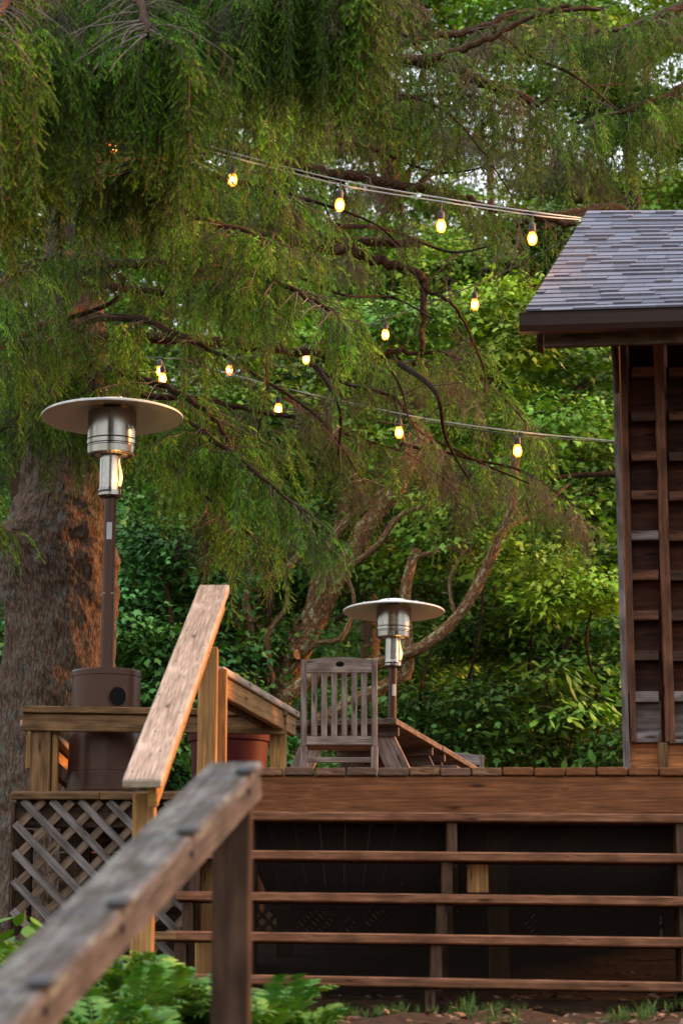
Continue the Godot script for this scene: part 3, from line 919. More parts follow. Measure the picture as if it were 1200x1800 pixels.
# ---------------------------------------------------------------- furniture, heaters, lights
func make_heater(at: Vector3, label: String) -> Node3D:
	var t := thing("patio_heater", at, label, "patio heater", "tall patio heaters with round metal tops")
	var o := Transform3D(Basis(), at)
	part(t, "base_flange", lathe([Vector2(0, 0), Vector2(0.232, 0), Vector2(0.236, 0.008), Vector2(0.232, 0.018), Vector2(0.20, 0.03), Vector2(0.19, 0.034)], 48), M.bronze, o)
	part(t, "lower_housing", lathe([Vector2(0.206, 0.03), Vector2(0.206, 0.046), Vector2(0.199, 0.048), Vector2(0.195, 0.128), Vector2(0.1965, 0.131), Vector2(0.193, 0.30), Vector2(0.19, 0.331), Vector2(0.18, 0.334)], 56), M.bronze, o)
	# vent holes near the bottom of the housing
	var vents := MB.new()
	for row in 5:
		for k in 84:
			var a := TAU * (k + 0.5 * (row % 2)) / 84.0
			if absf(wrapf(a - 0.75, -PI, PI)) < 0.55: continue
			var y := 0.055 + row * 0.014
			var w := Vector3(sin(a), 0, cos(a))
			var s := Vector3(cos(a), 0, -sin(a))
			var q := w * 0.1996 + Vector3.UP * y
			vents.face([q - s * 0.003 + Vector3.UP * 0.0, q + Vector3.UP * 0.0045, q + s * 0.003, q - Vector3.UP * 0.0045], w, [Vector2(), Vector2(), Vector2(), Vector2()])
	tag(part(t, "vent_holes", vents.mesh(), M.black, o), "", "", "", "stuff")
	part(t, "tank_housing", lathe([Vector2(0.17, 0.334), Vector2(0.186, 0.338), Vector2(0.185, 0.615), Vector2(0.189, 0.618), Vector2(0.189, 0.642), Vector2(0.184, 0.650), Vector2(0.05, 0.668), Vector2(0.0, 0.668)], 56), M.bronze, o)
	# the round port in its side
	var a := 0.42
	var w := Vector3(sin(a), 0, cos(a))
	var bs := Basis(w.cross(Vector3.UP), w, -Vector3.UP)
	part(t, "port_rim", lathe([Vector2(0.047, -0.02), Vector2(0.054, -0.02), Vector2(0.054, 0.004), Vector2(0.051, 0.007), Vector2(0.047, 0.004), Vector2(0.047, -0.02)], 32), M.bronze, Transform3D(bs, at + w * 0.183 + Vector3.UP * 0.50))
	part(t, "port_opening", lathe([Vector2(0.0, 0.0), Vector2(0.047, 0.0)], 32), M.black, Transform3D(Basis(w.cross(Vector3.UP), w, -Vector3.UP), at + w * 0.1863 + Vector3.UP * 0.50))
	part(t, "pole", lathe([Vector2(0.036, 0.66), Vector2(0.036, 1.03), Vector2(0.033, 1.032), Vector2(0.033, 1.62)], 24), M.bronze, o)
	for k in 2:
		part(t, "bolt_head", lathe([Vector2(0, -0.004), Vector2(0.006, -0.004), Vector2(0.005, 0.002), Vector2(0, 0.003)], 10), M.steel, Transform3D(Basis(Vector3.RIGHT, Vector3.BACK, Vector3.DOWN), at + Vector3(-0.022 + 0.044 * k, 1.055, 0.026)))
	part(t, "label_plate", lathe([Vector2(0.0338, 1.34), Vector2(0.0338, 1.43)], 8, -0.45, 0.9), M.label, o)
	part(t, "burner_tube", lathe([Vector2(0.05, 1.575), Vector2(0.066, 1.58), Vector2(0.07, 1.60), Vector2(0.066, 1.612), Vector2(0.064, 1.62), Vector2(0.062, 1.79)], 32, PI * 0.44, TAU * 0.80), M.steel, o)
	part(t, "burner_back", lathe([Vector2(0.038, 1.58), Vector2(0.038, 1.79)], 24), M.steel_dull, o)
	part(t, "burner_glass", lathe([Vector2(0.0645, 1.60), Vector2(0.0625, 1.79)], 32), M.glass, o)
	part(t, "burner_foot", lathe([Vector2(0.033, 1.56), Vector2(0.055, 1.565), Vector2(0.068, 1.575), Vector2(0.068, 1.60), Vector2(0.06, 1.602), Vector2(0, 1.602)], 32), M.steel, o)
	var fl := MB.new()
	var fp := []
	for k in 8:
		var f := k / 7.0
		fp.append(Vector3(0.051 + 0.006 * sin(f * 5.0), 1.625 + 0.15 * f, 0.024 - 0.004 * f))
	add_tube(fl, fp.slice(0, 3), 0.007, 0.0105, 8)
	add_tube(fl, fp.slice(2), 0.0105, 0.0015, 8)
	part(t, "flame", fl.mesh(), M.flame, o)
	var lamp := OmniLight3D.new()
	lamp.light_color = Color(1.0, 0.66, 0.3)
	lamp.light_energy = 0.006
	lamp.light_size = 0.02
	lamp.omni_range = 30.0
	lamp.omni_attenuation = 2.0
	lamp.shadow_enabled = true
	lamp.position = Vector3(0.052, 1.66, 0.023)
	put(t, "flame_light", lamp)
	part(t, "emitter_screen", lathe([Vector2(0.137, 1.875), Vector2(0.135, 1.88), Vector2(0.135, 2.03)], 48), M.steel, o)
	part(t, "emitter_band", lathe([Vector2(0.128, 1.796), Vector2(0.134, 1.798), Vector2(0.136, 1.835), Vector2(0.133, 1.84), Vector2(0.133, 1.845), Vector2(0.137, 1.85), Vector2(0.137, 1.872), Vector2(0.134, 1.876)], 48), M.steel, o)
	part(t, "emitter_floor", lathe([Vector2(0.128, 1.797), Vector2(0.12, 1.795), Vector2(0.066, 1.795), Vector2(0.06, 1.80)], 48), M.steel_dull, o)
	var slots := MB.new()
	for k in 28:
		var an := TAU * k / 28.0
		var ww := Vector3(sin(an), 0, cos(an))
		var ss := Vector3(cos(an), 0, -sin(an))
		slots.face([ww * 0.092 + ss * 0.005, ww * 0.118 + ss * 0.007, ww * 0.118 - ss * 0.007, ww * 0.092 - ss * 0.005].map(func(p): return p + Vector3.UP * 1.7935), Vector3.DOWN, [Vector2(), Vector2(), Vector2(), Vector2()])
	tag(part(t, "floor_slots", slots.mesh(), M.black, o), "", "", "", "stuff")
	# the round reflector: a shallow cone with a rolled rim, a little tilted
	var tilt := Transform3D(Basis(Vector3.RIGHT, -0.045) * Basis(Vector3.BACK, 0.0), at + Vector3.UP * 2.0)
	var dish: MeshInstance3D = part(t, "reflector", lathe([Vector2(0.05, 0.068), Vector2(0.385, 0.0), Vector2(0.392, -0.004), Vector2(0.3935, 0.004), Vector2(0.388, 0.009), Vector2(0.13, 0.075), Vector2(0.12, 0.083), Vector2(0.0, 0.088)], 72), M.hood, tilt)
	for k in 9:
		var an := TAU * (k + 0.3) / 9.0
		part(dish, "rivet", lathe([Vector2(0.008, -0.004), Vector2(0.008, 0.003), Vector2(0.005, 0.008), Vector2(0, 0.009)], 10), M.steel, tilt * Transform3D(Basis(), Vector3(sin(an) * 0.31, 0.030, cos(an) * 0.31)))
	for k in 3:
		var an := TAU * (k + 0.13) / 3.0
		var w2 := Vector3(sin(an), 0, cos(an))
		var seam := tube([w2 * 0.13 + Vector3.UP * 0.076, w2 * 0.386 + Vector3.UP * 0.0105], 0.003, 0.003, 5)
		part(dish, "seam", seam, M.steel, tilt)
	return t

func make_heaters() -> void:
	var a := P(183, 1391, 15.45)
	a.y = H + 0.001
	var t := make_heater(a, "tall bronze patio heater near the big trunk, standing on the left platform")
	var c: Node3D = t.duplicate()
	c.name = numbered("patio_heater")
	add_child(c)
	c.set_meta("label", "bronze patio heater farther back, behind the table and slatted chair")
	var b := P(690, 1200, 21.9)
	b.y = H + 0.001
	c.position = Vector3(b.x - 0.03, b.y, b.z)
	c.rotation = Vector3(0, 0.35, -0.022)
	c.scale = Vector3(1, 0.985, 1)
	t.scale = Vector3(1, 1.042, 1)

func make_chair(called: String, foot: Vector3, turn: float, label: String, m: Material) -> void:
	var t := thing(called, foot, label, "chair")
	var bs := Basis(Vector3.UP, turn)
	var hb := func(cld: String, a: Vector3, b: Vector3, w: float, th: float, up: Vector3) -> void:
		board(t, cld, foot + bs * a, foot + bs * b, w, th, m, bs * up, 0.003)
	# the back faces +z
	for s in [-1.0, 1.0]:
		hb.call("leg", Vector3(s * 0.205, 0, 0.0), Vector3(s * 0.205, 0.40, 0.02), 0.04, 0.03, Vector3.BACK)
		hb.call("back_post", Vector3(s * 0.205, 0.40, 0.02), Vector3(s * 0.205, 0.90, 0.06), 0.034, 0.03, Vector3.BACK)
		hb.call("leg", Vector3(s * 0.205, 0, -0.42), Vector3(s * 0.205, 0.43, -0.42), 0.04, 0.03, Vector3.BACK)
		hb.call("seat_rail", Vector3(s * 0.205, 0.40, -0.42), Vector3(s * 0.205, 0.40, 0.0), 0.025, 0.05, Vector3.UP)
		hb.call("side_stretcher", Vector3(s * 0.205, 0.25, -0.42), Vector3(s * 0.205, 0.25, 0.0), 0.022, 0.03, Vector3.UP)
	hb.call("back_rail", Vector3(-0.19, 0.435, 0.024), Vector3(0.19, 0.435, 0.024), 0.05, 0.026, Vector3.BACK)
	hb.call("stretcher", Vector3(-0.19, 0.325, 0.01), Vector3(0.19, 0.325, 0.01), 0.024, 0.03, Vector3.UP)
	for k in 6:
		var x := -0.145 + k * 0.058
		hb.call("slat", Vector3(x, 0.46, 0.026), Vector3(x, 0.83, 0.054), 0.034, 0.014, Vector3.BACK)
	for k in 6:
		hb.call("seat_slat", Vector3(-0.2, 0.435, -0.42 + k * 0.075), Vector3(0.2, 0.435, -0.42 + k * 0.075), 0.062, 0.018, Vector3.UP)
	# arched top rail with its dark oval plate
	var b := MB.new()
	var n := 14
	for k in n:
		var xa := lerpf(-0.19, 0.19, float(k) / n)
		var xb := lerpf(-0.19, 0.19, float(k + 1) / n)
		var fa := func(x: float) -> float: return 0.896 + 0.018 * (1.0 - pow(x / 0.19, 2.0))
		for zz in [0.046, 0.070]:
			b.face([Vector3(xa, 0.825, zz), Vector3(xb, 0.825, zz), Vector3(xb, fa.call(xb), zz), Vector3(xa, fa.call(xa), zz)], Vector3(0, 0, zz - 0.058), [Vector2(xa, 0.1), Vector2(xb, 0.1), Vector2(xb, 0.3), Vector2(xa, 0.3)])
		b.face([Vector3(xa, fa.call(xa), 0.046), Vector3(xb, fa.call(xb), 0.046), Vector3(xb, fa.call(xb), 0.070), Vector3(xa, fa.call(xa), 0.070)], Vector3.UP, [Vector2(xa, 0), Vector2(xb, 0), Vector2(xb, 0.06), Vector2(xa, 0.06)])
		b.face([Vector3(xa, 0.825, 0.046), Vector3(xb, 0.825, 0.046), Vector3(xb, 0.825, 0.070), Vector3(xa, 0.825, 0.070)], Vector3.DOWN, [Vector2(xa, 0), Vector2(xb, 0), Vector2(xb, 0.06), Vector2(xa, 0.06)])
	part(t, "top_rail", b.mesh(), m, Transform3D(bs, foot))
	if m == M.teak:
		part(t, "oval_plate", lathe([Vector2(0.025, 0.0), Vector2(0.025, 0.002), Vector2(0.0, 0.003)], 24), M.black, Transform3D(bs * Basis(Vector3.RIGHT, Vector3.BACK * 0.9, Vector3.DOWN * 0.62), foot + bs * Vector3(0.004, 0.872, 0.0705)))

func make_table(called: String, a: Vector3, b: Vector3, label: String, far: bool) -> void:
	# a and b: middle of the near and far ends at the height of the top
	var t := thing(called, Vector3((a.x + b.x) * 0.5, H, (a.z + b.z) * 0.5), label, "picnic table", "picnic tables set end to end")
	var l := (b - a).normalized()
	var s := l.cross(Vector3.UP).normalized()
	for k in 5:
		var q := s * (-0.28 + k * 0.14) - Vector3.UP * 0.019
		board(t, "top_board", a + q, b + q, 0.135, 0.038, M.teak_dark, Vector3.UP)
	var len := a.distance_to(b)
	for e in [0.22, len - 0.22]:
		var c: Vector3 = a + l * e
		for sg in [-1.0, 1.0]:
			board(t, "leg", c + s * sg * 0.20 - Vector3.UP * 0.05, Vector3(c.x, H + 0.01, c.z) + s * sg * 0.52, 0.14, 0.038, M.teak if e < 0.5 and not far else M.teak_dark, l)
			board(t, "bench_rail", a + l * 0.0 + s * sg * 0.62 - Vector3.UP * 0.32, b + s * sg * 0.62 - Vector3.UP * 0.32, 0.22, 0.038, M.teak_dark, Vector3.UP) if e < 0.5 else null
		board(t, "crossbar", c - s * 0.33 - Vector3.UP * 0.058 - l * 0.04, c + s * 0.33 - Vector3.UP * 0.058 - l * 0.04, 0.038, 0.075, M.teak_dark, Vector3.UP)
		board(t, "bench_beam", c - s * 0.70 - Vector3.UP * 0.40 - l * 0.04, c + s * 0.70 - Vector3.UP * 0.40 - l * 0.04, 0.038, 0.09, M.teak_dark, Vector3.UP)

func make_furniture() -> void:
	var ch := P(596, 1300, 16.7)
	make_chair("garden_chair", Vector3(ch.x, H + 0.001, ch.z), 0.0, "weathered slatted wooden chair seen from behind on the deck, dark oval on its top rail", M.teak)
	var a := P(697, 1262, 18.1)
	var m := P(777, 1311, 19.75)
	var e := P(843, 1349, 21.4)
	m.y = a.y
	e.y = a.y
	var s := (e - a).normalized().cross(Vector3.UP).normalized()
	if s.x < 0: s = -s
	make_table("picnic_table", a - s * 0.35, m - s * 0.35 , "grey brown wooden table nearest the slatted chair, splayed leg in view", false)
	make_table("picnic_table", m - s * 0.345 + (e - a).normalized() * 0.02, e - s * 0.345, "second grey brown wooden table, beyond the nearer one and lower in view", true)
	var c2 := P(797, 1320, 22.2)
	make_chair("pale_chair", Vector3(c2.x, H + 0.001, c2.z), 0.15, "pale grey chair mostly hidden behind the far end of the tables", M.teak_pale)
	# plastic tub behind the rails
	var pt := P(403, 1300, 16.1)
	var t := thing("plant_tub", Vector3(pt.x, H + 0.001, pt.z), "dark red round plant tub standing behind the deck's side rail", "plant pot")
	part(t, "tub", lathe([Vector2(0, 0), Vector2(0.185, 0), Vector2(0.195, 0.01), Vector2(0.218, 0.36), Vector2(0.232, 0.365), Vector2(0.235, 0.40), Vector2(0.225, 0.402), Vector2(0.205, 0.34), Vector2(0.0, 0.34)], 48), M.pot, Transform3D(Basis(), t.position))
	part(t, "soil", lathe([Vector2(0.208, 0.345), Vector2(0.1, 0.36), Vector2(0.0, 0.355)], 24), M.under, Transform3D(Basis(), t.position))

func make_cable(called: String, pts: Array, r: float, m: Material, label: String) -> void:
	var p3 := []
	for p in pts: p3.append(P(p[0], p[1], p[2]))
	tag(part(self, called, tube(smooth(p3, 8), r, r, 6), m), label, "cable")

func make_lights() -> void:
	make_cable("light_cable", [[186, 204, 15.6], [280, 229, 15.4], [400, 266, 15.2], [600, 317, 15.0], [800, 352, 14.9], [940, 373, 14.9], [1020, 383, 15.2]], 0.004, M.wire, "upper pale cable of the top string of lights, running to the hut's ridge")
	make_cable("light_cable", [[270, 238, 15.45], [400, 274, 15.2], [600, 325, 15.0], [760, 352, 14.9], [935, 378, 14.9], [1018, 386, 15.2]], 0.004, M.wire, "lower strand twisted beneath the top cable, the bulbs hang from it")
	make_cable("light_cable", [[330, 634, 18.5], [450, 670, 18.2], [600, 705, 17.8], [760, 738, 17.2], [920, 760, 16.6], [1086, 776, 15.4]], 0.0042, M.wire, "lowest pale cable, ending at the hut's corner board")
	make_cable("light_cable", [[340, 640, 18.5], [490, 687, 18.15], [600, 711, 17.8], [760, 744, 17.2], [920, 766, 16.6], [1086, 779, 15.4]], 0.0038, M.wire_dark, "dark strand just under the lowest pale cable")
	make_cable("light_cable", [[250, 628, 20.5], [403, 630, 20.0], [538, 608, 19.5], [680, 560, 19.0], [836, 500, 18.0], [960, 440, 17.0], [1040, 398, 16.0]], 0.0045, M.wire_dark, "dark middle cable rising to the right behind the hut roof")
	var glass := lathe([Vector2(0.0, -0.038), Vector2(0.012, -0.036), Vector2(0.021, -0.026), Vector2(0.0255, -0.010), Vector2(0.0255, 0.006), Vector2(0.021, 0.022), Vector2(0.014, 0.034), Vector2(0.012, 0.04)], 24)
	var core := lathe([Vector2(0.0, -0.026), Vector2(0.008, -0.023), Vector2(0.0145, -0.014), Vector2(0.0165, -0.002), Vector2(0.0155, 0.008), Vector2(0.009, 0.017), Vector2(0.0, 0.020)], 20)
	var sock := lathe([Vector2(0.0, 0.035), Vector2(0.0175, 0.035), Vector2(0.0195, 0.042), Vector2(0.0195, 0.066), Vector2(0.017, 0.078), Vector2(0.009, 0.086), Vector2(0.006, 0.094), Vector2(0.0, 0.094)], 16)
	for s in bulb_spots:
		var c := P(s[0], s[1], s[3])
		var up := P(s[0], s[2], s[3])
		var t := thing("hanging_bulb", c, s[4], "light bulb", "lit bulbs of the string lights")
		var o := Transform3D(Basis(), c)
		part(t, "bulb", core, M.bulb, o)
		part(t, "bulb_glass", glass, M.bulb_glass, o)
		part(t, "socket", sock, M.wire_dark, o)
		part(t, "cord", tube([c + Vector3.UP * 0.09, Vector3(c.x + 0.004, maxf(up.y, c.y + 0.1), c.z)], 0.0045, 0.0045, 6), M.wire_dark)
		var l := OmniLight3D.new()
		l.light_color = Color(1.0, 0.70, 0.36)
		l.light_energy = 0.022
		l.light_size = 0.018
		l.omni_range = 40.0
		l.omni_attenuation = 2.0
		l.shadow_enabled = true
		put(t, "bulb_light", l)

# pixel, cord top, distance, label
const bulb_spots := [
		[199, 258, 207, 15.55, "bulb half hidden in needles at the far left end of the top cable"],
		[409, 316, 268, 15.2, "first clear bulb of the top cable, left of the drooping dark boughs"],
		[597, 360, 318, 15.0, "second clear bulb of the top cable, above the picture's middle"],
		[775, 397, 352, 14.9, "third clear bulb of the top cable, over the bent hanging branch"],
		[935, 419, 376, 14.9, "bulb of the top cable nearest the hut roof"],
		[834, 535, 500, 18.0, "bulb of the middle cable nearest the hut, beside the yellow leaves"],
		[677, 588, 561, 19.0, "bulb of the middle cable left of the hanging bent branch"],
		[538, 631, 608, 19.5, "bulb of the middle cable just above the thin level limb"],
		[403, 651, 630, 20.0, "bulb of the middle cable between the two leftmost lights and centre"],
		[281, 652, 628, 20.4, "upper one of two bulbs close together above the left heater"],
		[286, 665, 636, 18.6, "lower one of two bulbs close together above the left heater"],
		[489, 719, 685, 18.1, "leftmost bulb of the lowest cable"],
		[701, 760, 731, 17.4, "middle bulb of the lowest cable"],
		[909, 792, 764, 16.6, "bulb of the lowest cable nearest the hut wall"],
	]

# ---------------------------------------------------------------- foliage pieces
func add_shoot(b: MB, from: Vector3, dir: Vector3, l: float, ca: Color, cb: Color, step := 0.0030) -> void:
	var ref := Vector3(0.3, 0.9, 0.2) if absf(dir.y) < 0.8 else Vector3(0.9, 0.1, 0.3)
	var e1 := dir.cross(ref).normalized()
	var e2 := e1.cross(dir)
	var n := int(l / step)
	var p := from
	var d := dir
	for k in n:
		var f := float(k) / n
		d = (d + Vector3.DOWN * 0.010).normalized()
		p += d * step
		for j in 2:
			var a := rnd(0, TAU)
			var w := e1 * cos(a) + e2 * sin(a)
			var nl := rnd(0.011, 0.018) * (1.0 - 0.35 * f)
			var tip := p + (d * rnd(0.6, 0.9) + w * 0.75).normalized() * nl
			var sd := d.cross(w) * 0.0016
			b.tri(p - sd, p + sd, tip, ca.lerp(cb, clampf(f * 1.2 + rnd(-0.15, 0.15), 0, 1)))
	var st := Color(0.10, 0.065, 0.035)
	var s1 := e1 * 0.0011
	b.tri(from - s1, from + s1, p, st)

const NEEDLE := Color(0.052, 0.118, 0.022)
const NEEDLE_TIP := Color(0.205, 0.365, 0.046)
const STEM := Color(0.13, 0.085, 0.05)

func add_stem(b: MB, pts: Array, r: float, col: Color) -> void:
	add_tube(b, pts, r, r * 0.4, 3, 0.0, col)

# a hanging tassel of spruce twigs
func tassel(l: float, count: int) -> ArrayMesh:
	var b := MB.new()
	var pts := []
	var sway := Vector3(rnd(-0.1, 0.1), 0, rnd(-0.1, 0.1)) * l
	for k in 7:
		var f := k / 6.0
		pts.append(Vector3(0, -l * f, 0) + sway * f * f + rv(0.006))
	add_stem(b, pts, 0.0028, STEM)
	for k in count:
		var f := (k + rnd(0, 0.9)) / count
		var i := mini(int(f * 6), 5)
		var p: Vector3 = pts[i].lerp(pts[i + 1], f * 6 - i)
		var a := rnd(0, TAU)
		var dn := rnd(0.5, 1.9)
		var dir := Vector3(cos(a), -dn, sin(a)).normalized()
		var tone := rnd(0.75, 1.2)
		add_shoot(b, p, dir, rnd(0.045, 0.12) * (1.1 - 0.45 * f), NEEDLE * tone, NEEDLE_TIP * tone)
	add_shoot(b, pts[6], Vector3(0.1, -1, 0.05).normalized(), 0.06, NEEDLE, NEEDLE_TIP)
	return b.mesh()

# a twig that reaches out along +x and droops, with short pointed sprigs on both sides
func spray(l: float, count: int) -> ArrayMesh:
	var b := MB.new()
	var pts := []
	for k in 7:
		var f := k / 6.0
		pts.append(Vector3(l * f * (1.0 - 0.35 * f), -l * 0.75 * f * f, 0.02 * sin(f * 5.0)) + rv(0.005))
	add_stem(b, pts, 0.0026, STEM)
	for k in count:
		var f := 0.10 + 0.88 * (k + rnd(0, 0.7)) / count
		var i := mini(int(f * 6), 5)
		var p: Vector3 = pts[i].lerp(pts[i + 1], f * 6 - i)
		var along: Vector3 = (pts[i + 1] - pts[i]).normalized()
		var sd := Vector3(rnd(-0.3, 0.3), -0.45 + rnd(-0.4, 0.2), 1.0 if k % 2 else -1.0)
		var dir := (along * rnd(0.5, 1.0) + sd * rnd(0.5, 0.9)).normalized()
		var tone := rnd(0.8, 1.2)
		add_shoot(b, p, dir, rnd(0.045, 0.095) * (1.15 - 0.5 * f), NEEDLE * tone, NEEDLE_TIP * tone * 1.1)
	add_shoot(b, pts[6], Vector3(0.7, -1, 0).normalized(), 0.07, NEEDLE, NEEDLE_TIP * 1.15)
	return b.mesh()

# bare dead twigs that hang in a bundle
func dead_tassel(l: float) -> ArrayMesh:
	var b := MB.new()
	for k in 8:
		var a := rnd(0, TAU)
		var pts := []
		var ll := l * rnd(0.4, 1.0)
		var p := Vector3(0, -rnd(0, 0.3) * l, 0)
		var d := Vector3(cos(a) * 0.8, -0.6, sin(a) * 0.8)
		for j in 7:
			pts.append(p)
			d = (d + Vector3.DOWN * 0.22 + rv(0.22)).normalized()
			p += d * ll / 6.0
		var tone := rnd(0.7, 1.3)
		add_tube(b, pts, 0.0021, 0.0008, 3, 0.0, Color(1.8, 1.42, 1.2) * tone)
		for j in 3:
			var q: Vector3 = pts[2 + j]
			var d2 := (Vector3.DOWN * 0.7 + rv(0.9)).normalized()
			add_tube(b, [q, q + d2 * 0.05 + rv(0.008), q + d2 * 0.09 + Vector3.DOWN * 0.02], 0.0012, 0.0006, 3, 0.0, Color(2.0, 1.5, 1.25) * tone)
	return b.mesh()

func add_leaf(b: MB, at: Transform3D, size: float, lobed: bool, col: Color) -> void:
	var pts := []
	if lobed:
		var full := []
		# lobes: angle from the tip direction and radius
		for q in [[3.14, 0.08], [2.35, 0.46], [1.95, 0.34], [1.2, 0.80], [0.80, 0.50], [0.0, 1.0], [-0.80, 0.50], [-1.2, 0.80], [-1.95, 0.34], [-2.35, 0.46]]:
			full.append(Vector2(sin(q[0]) * q[1] * 0.78, cos(q[0]) * q[1] + 0.28))
		pts = full
	else:
		pts = [Vector2(0, 0), Vector2(0.24, 0.28), Vector2(0.30, 0.60), Vector2(0.16, 0.95), Vector2(0, 1.2), Vector2(-0.16, 0.95), Vector2(-0.30, 0.60), Vector2(-0.24, 0.28)]
	var s := b.v.size()
	var nn := at.basis.y.normalized()
	var mid := Vector2(0, 0.3) if lobed else Vector2(0, 0.5)
	b.vert(at * Vector3(mid.x * size, 0.02 * size, mid.y * size), nn, Vector2(0.5, 0.5), col)
	for p in pts:
		var dip: float = -0.22 * absf(p.x) * size - 0.10 * p.y * p.y * size
		var side: Vector3 = (at.basis.y * 1.0 + at.basis.x * p.x * 0.5).normalized()
		b.vert(at * Vector3(p.x * size, dip, p.y * size), side, p, col)
	var n := pts.size()
	for k in n:
		b.i.append_array([s, s + 1 + k, s + 1 + (k + 1) % n])

# a leafy twig: leaves round a thin branching stem
func leaf_cluster(count: int, spread: float, size: float, lobed: bool) -> ArrayMesh:
	var b := MB.new()
	for k in 3:
		var a := TAU * k / 3.0 + rnd(0, 1)
		var tip := Vector3(cos(a), rnd(-0.3, 0.3), sin(a)) * spread
		add_tube(b, [Vector3.ZERO, tip * 0.5 + Vector3.UP * 0.03, tip], 0.004, 0.0015, 3, 0.0, Color(0.11, 0.085, 0.06))
	for k in count:
		var a := rnd(0, TAU)
		var r := sqrt(rng.randf()) * spread
		var p := Vector3(cos(a) * r, rnd(-0.5, 0.5) * spread * 0.4, sin(a) * r)
		var yaw := a + rnd(-0.9, 0.9)
		var bs := Basis(Vector3.UP, PI / 2 - yaw) * Basis(Vector3.RIGHT, rnd(-0.1, 1.0)) * Basis(Vector3.BACK, rnd(-0.6, 0.6))
		var tone := rnd(0.65, 1.4)
		add_leaf(b, Transform3D(bs, p), size * rnd(0.65, 1.15), lobed, Color(tone * rnd(0.9, 1.15), tone, tone * rnd(0.75, 1.1)))
	return b.mesh()

# ---------------------------------------------------------------- the big spruce
var sp := {}          # kind -> [transforms, colours]
var twigs: MB
var spruce: Node3D

func hang(kind: String, at: Vector3, scale: float, tint: Color, tilt := 0.12, yaw := -99.0) -> void:
	if not sp.has(kind): sp[kind] = [[], []]
	for s in bulb_spots:
		var c := P(s[0], s[1], s[3])
		for h in [0.0, 0.12, 0.24, 0.36]:
			var q: Vector3 = at + Vector3.DOWN * h * scale
			if q.z > c.z - 0.3 and (q * (c.z / q.z)).distance_to(c) < 0.15: return
	var y := rnd(0, TAU) if yaw < -90.0 else yaw
	var bs := Basis(Vector3.UP, y) * Basis(Vector3.RIGHT, rnd(-tilt, tilt)) * Basis(Vector3.BACK, rnd(-tilt, tilt))
	sp[kind][0].append(Transform3D(bs.scaled(Vector3.ONE * scale), at))
	sp[kind][1].append(tint)

func green(k := 1.0) -> Color:
	var t := rnd(0.7, 1.3) * k
	return Color(t * rnd(0.85, 1.2), t, t * rnd(0.7, 1.1))

# a limb and all that hangs from it. o: n side twigs per metre, len their length, long share of long tassels, dead share, tone, from where foliage starts
func limb(px: Array, r0: float, r1: float, o: Dictionary) -> void:
	var raw := []
	for q in px: raw.append(P(q[0], q[1], q[2]))
	var pts := smooth(raw, 7)
	for k in range(1, pts.size() - 1): pts[k] += rv(r0 * 0.35)
	part(spruce, "branch", tube(pts, r0, r1, 9 if r0 > 0.02 else 6, 0.22, rng.randi_range(0, 99)), M.limb)
	var total := 0.0
	for k in pts.size() - 1: total += pts[k].distance_to(pts[k + 1])
	var n := int(total * o.get("n", 7.0) * 1.45)
	var from: float = o.get("from", 0.15)
	for j in n:
		var f := lerpf(from, 1.0, (j + rng.randf()) / n)
		var i := mini(int(f * (pts.size() - 1)), pts.size() - 2)
		var p: Vector3 = pts[i].lerp(pts[i + 1], f * (pts.size() - 1) - i)
		var along: Vector3 = (pts[i + 1] - pts[i]).normalized()
		var sd := along.cross(Vector3.UP).normalized() * (1.0 if rng.randf() < 0.5 else -1.0)
		var l: float = rnd(0.3, 1.0) * o.get("len", 0.7) * (1.15 - 0.5 * f)
		var d := (sd * rnd(0.3, 1.0) + along * rnd(0.2, 0.9) + Vector3.UP * rnd(-0.5, 0.25)).normalized()
		var tp := [p]
		var q := p
		for k in 5:
			d = (d + Vector3.DOWN * rnd(0.0, 0.17) * o.get("droop", 1.0) + rv(0.13)).normalized()
			q += d * l / 5.0
			tp.append(q)
		add_tube(twigs, tp, 0.0045, 0.0018, 4, 0.0, Color(1, 1, 1) * rnd(0.7, 1.2))
		var dead: float = o.get("dead", 0.1)
		dead *= 0.9 if dead > 0.75 else 0.3
		var is_dead := rng.randf() < dead
		var cnt := int(l / o.get("gap", 0.062)) + 1
		var tone: float = o.get("tone", 1.0) * rnd(0.65, 1.4)
		for c in cnt:
			var g := (c + rng.randf()) / cnt * 5.0
			var gi := mini(int(g), 4)
			var at: Vector3 = tp[gi].lerp(tp[gi + 1], g - gi)
			if is_dead or rng.randf() < o.get("dead", 0.1) * 0.45:
				hang("dead_%d" % rng.randi_range(0, 2), at, rnd(0.4, 1.1), Color(1.0, rnd(0.85, 1.05), rnd(0.75, 1.0)) * rnd(0.55, 1.2), 0.3)
			elif rng.randf() < o.get("long", 0.2) * 0.45:
				hang("long_%d" % rng.randi_range(0, 1), at, rnd(0.7, 1.2), green(tone * 0.92))
			elif rng.randf() < o.get("flat", 0.42):
				hang("spray_%d" % rng.randi_range(0, 2), at, rnd(0.6, 1.05), green(tone * 1.12), 0.3, atan2(-d.z, d.x) + rnd(-0.8, 0.8))
			else:
				hang("tassel_%d" % rng.randi_range(0, 2), at, rnd(0.6, 1.1), green(tone))
		hang("spray_%d" % rng.randi_range(0, 2), tp[5], rnd(0.5, 0.9), green(tone * 1.15), 0.3, atan2(-d.z, d.x) + rnd(-0.4, 0.4)) if not is_dead else null

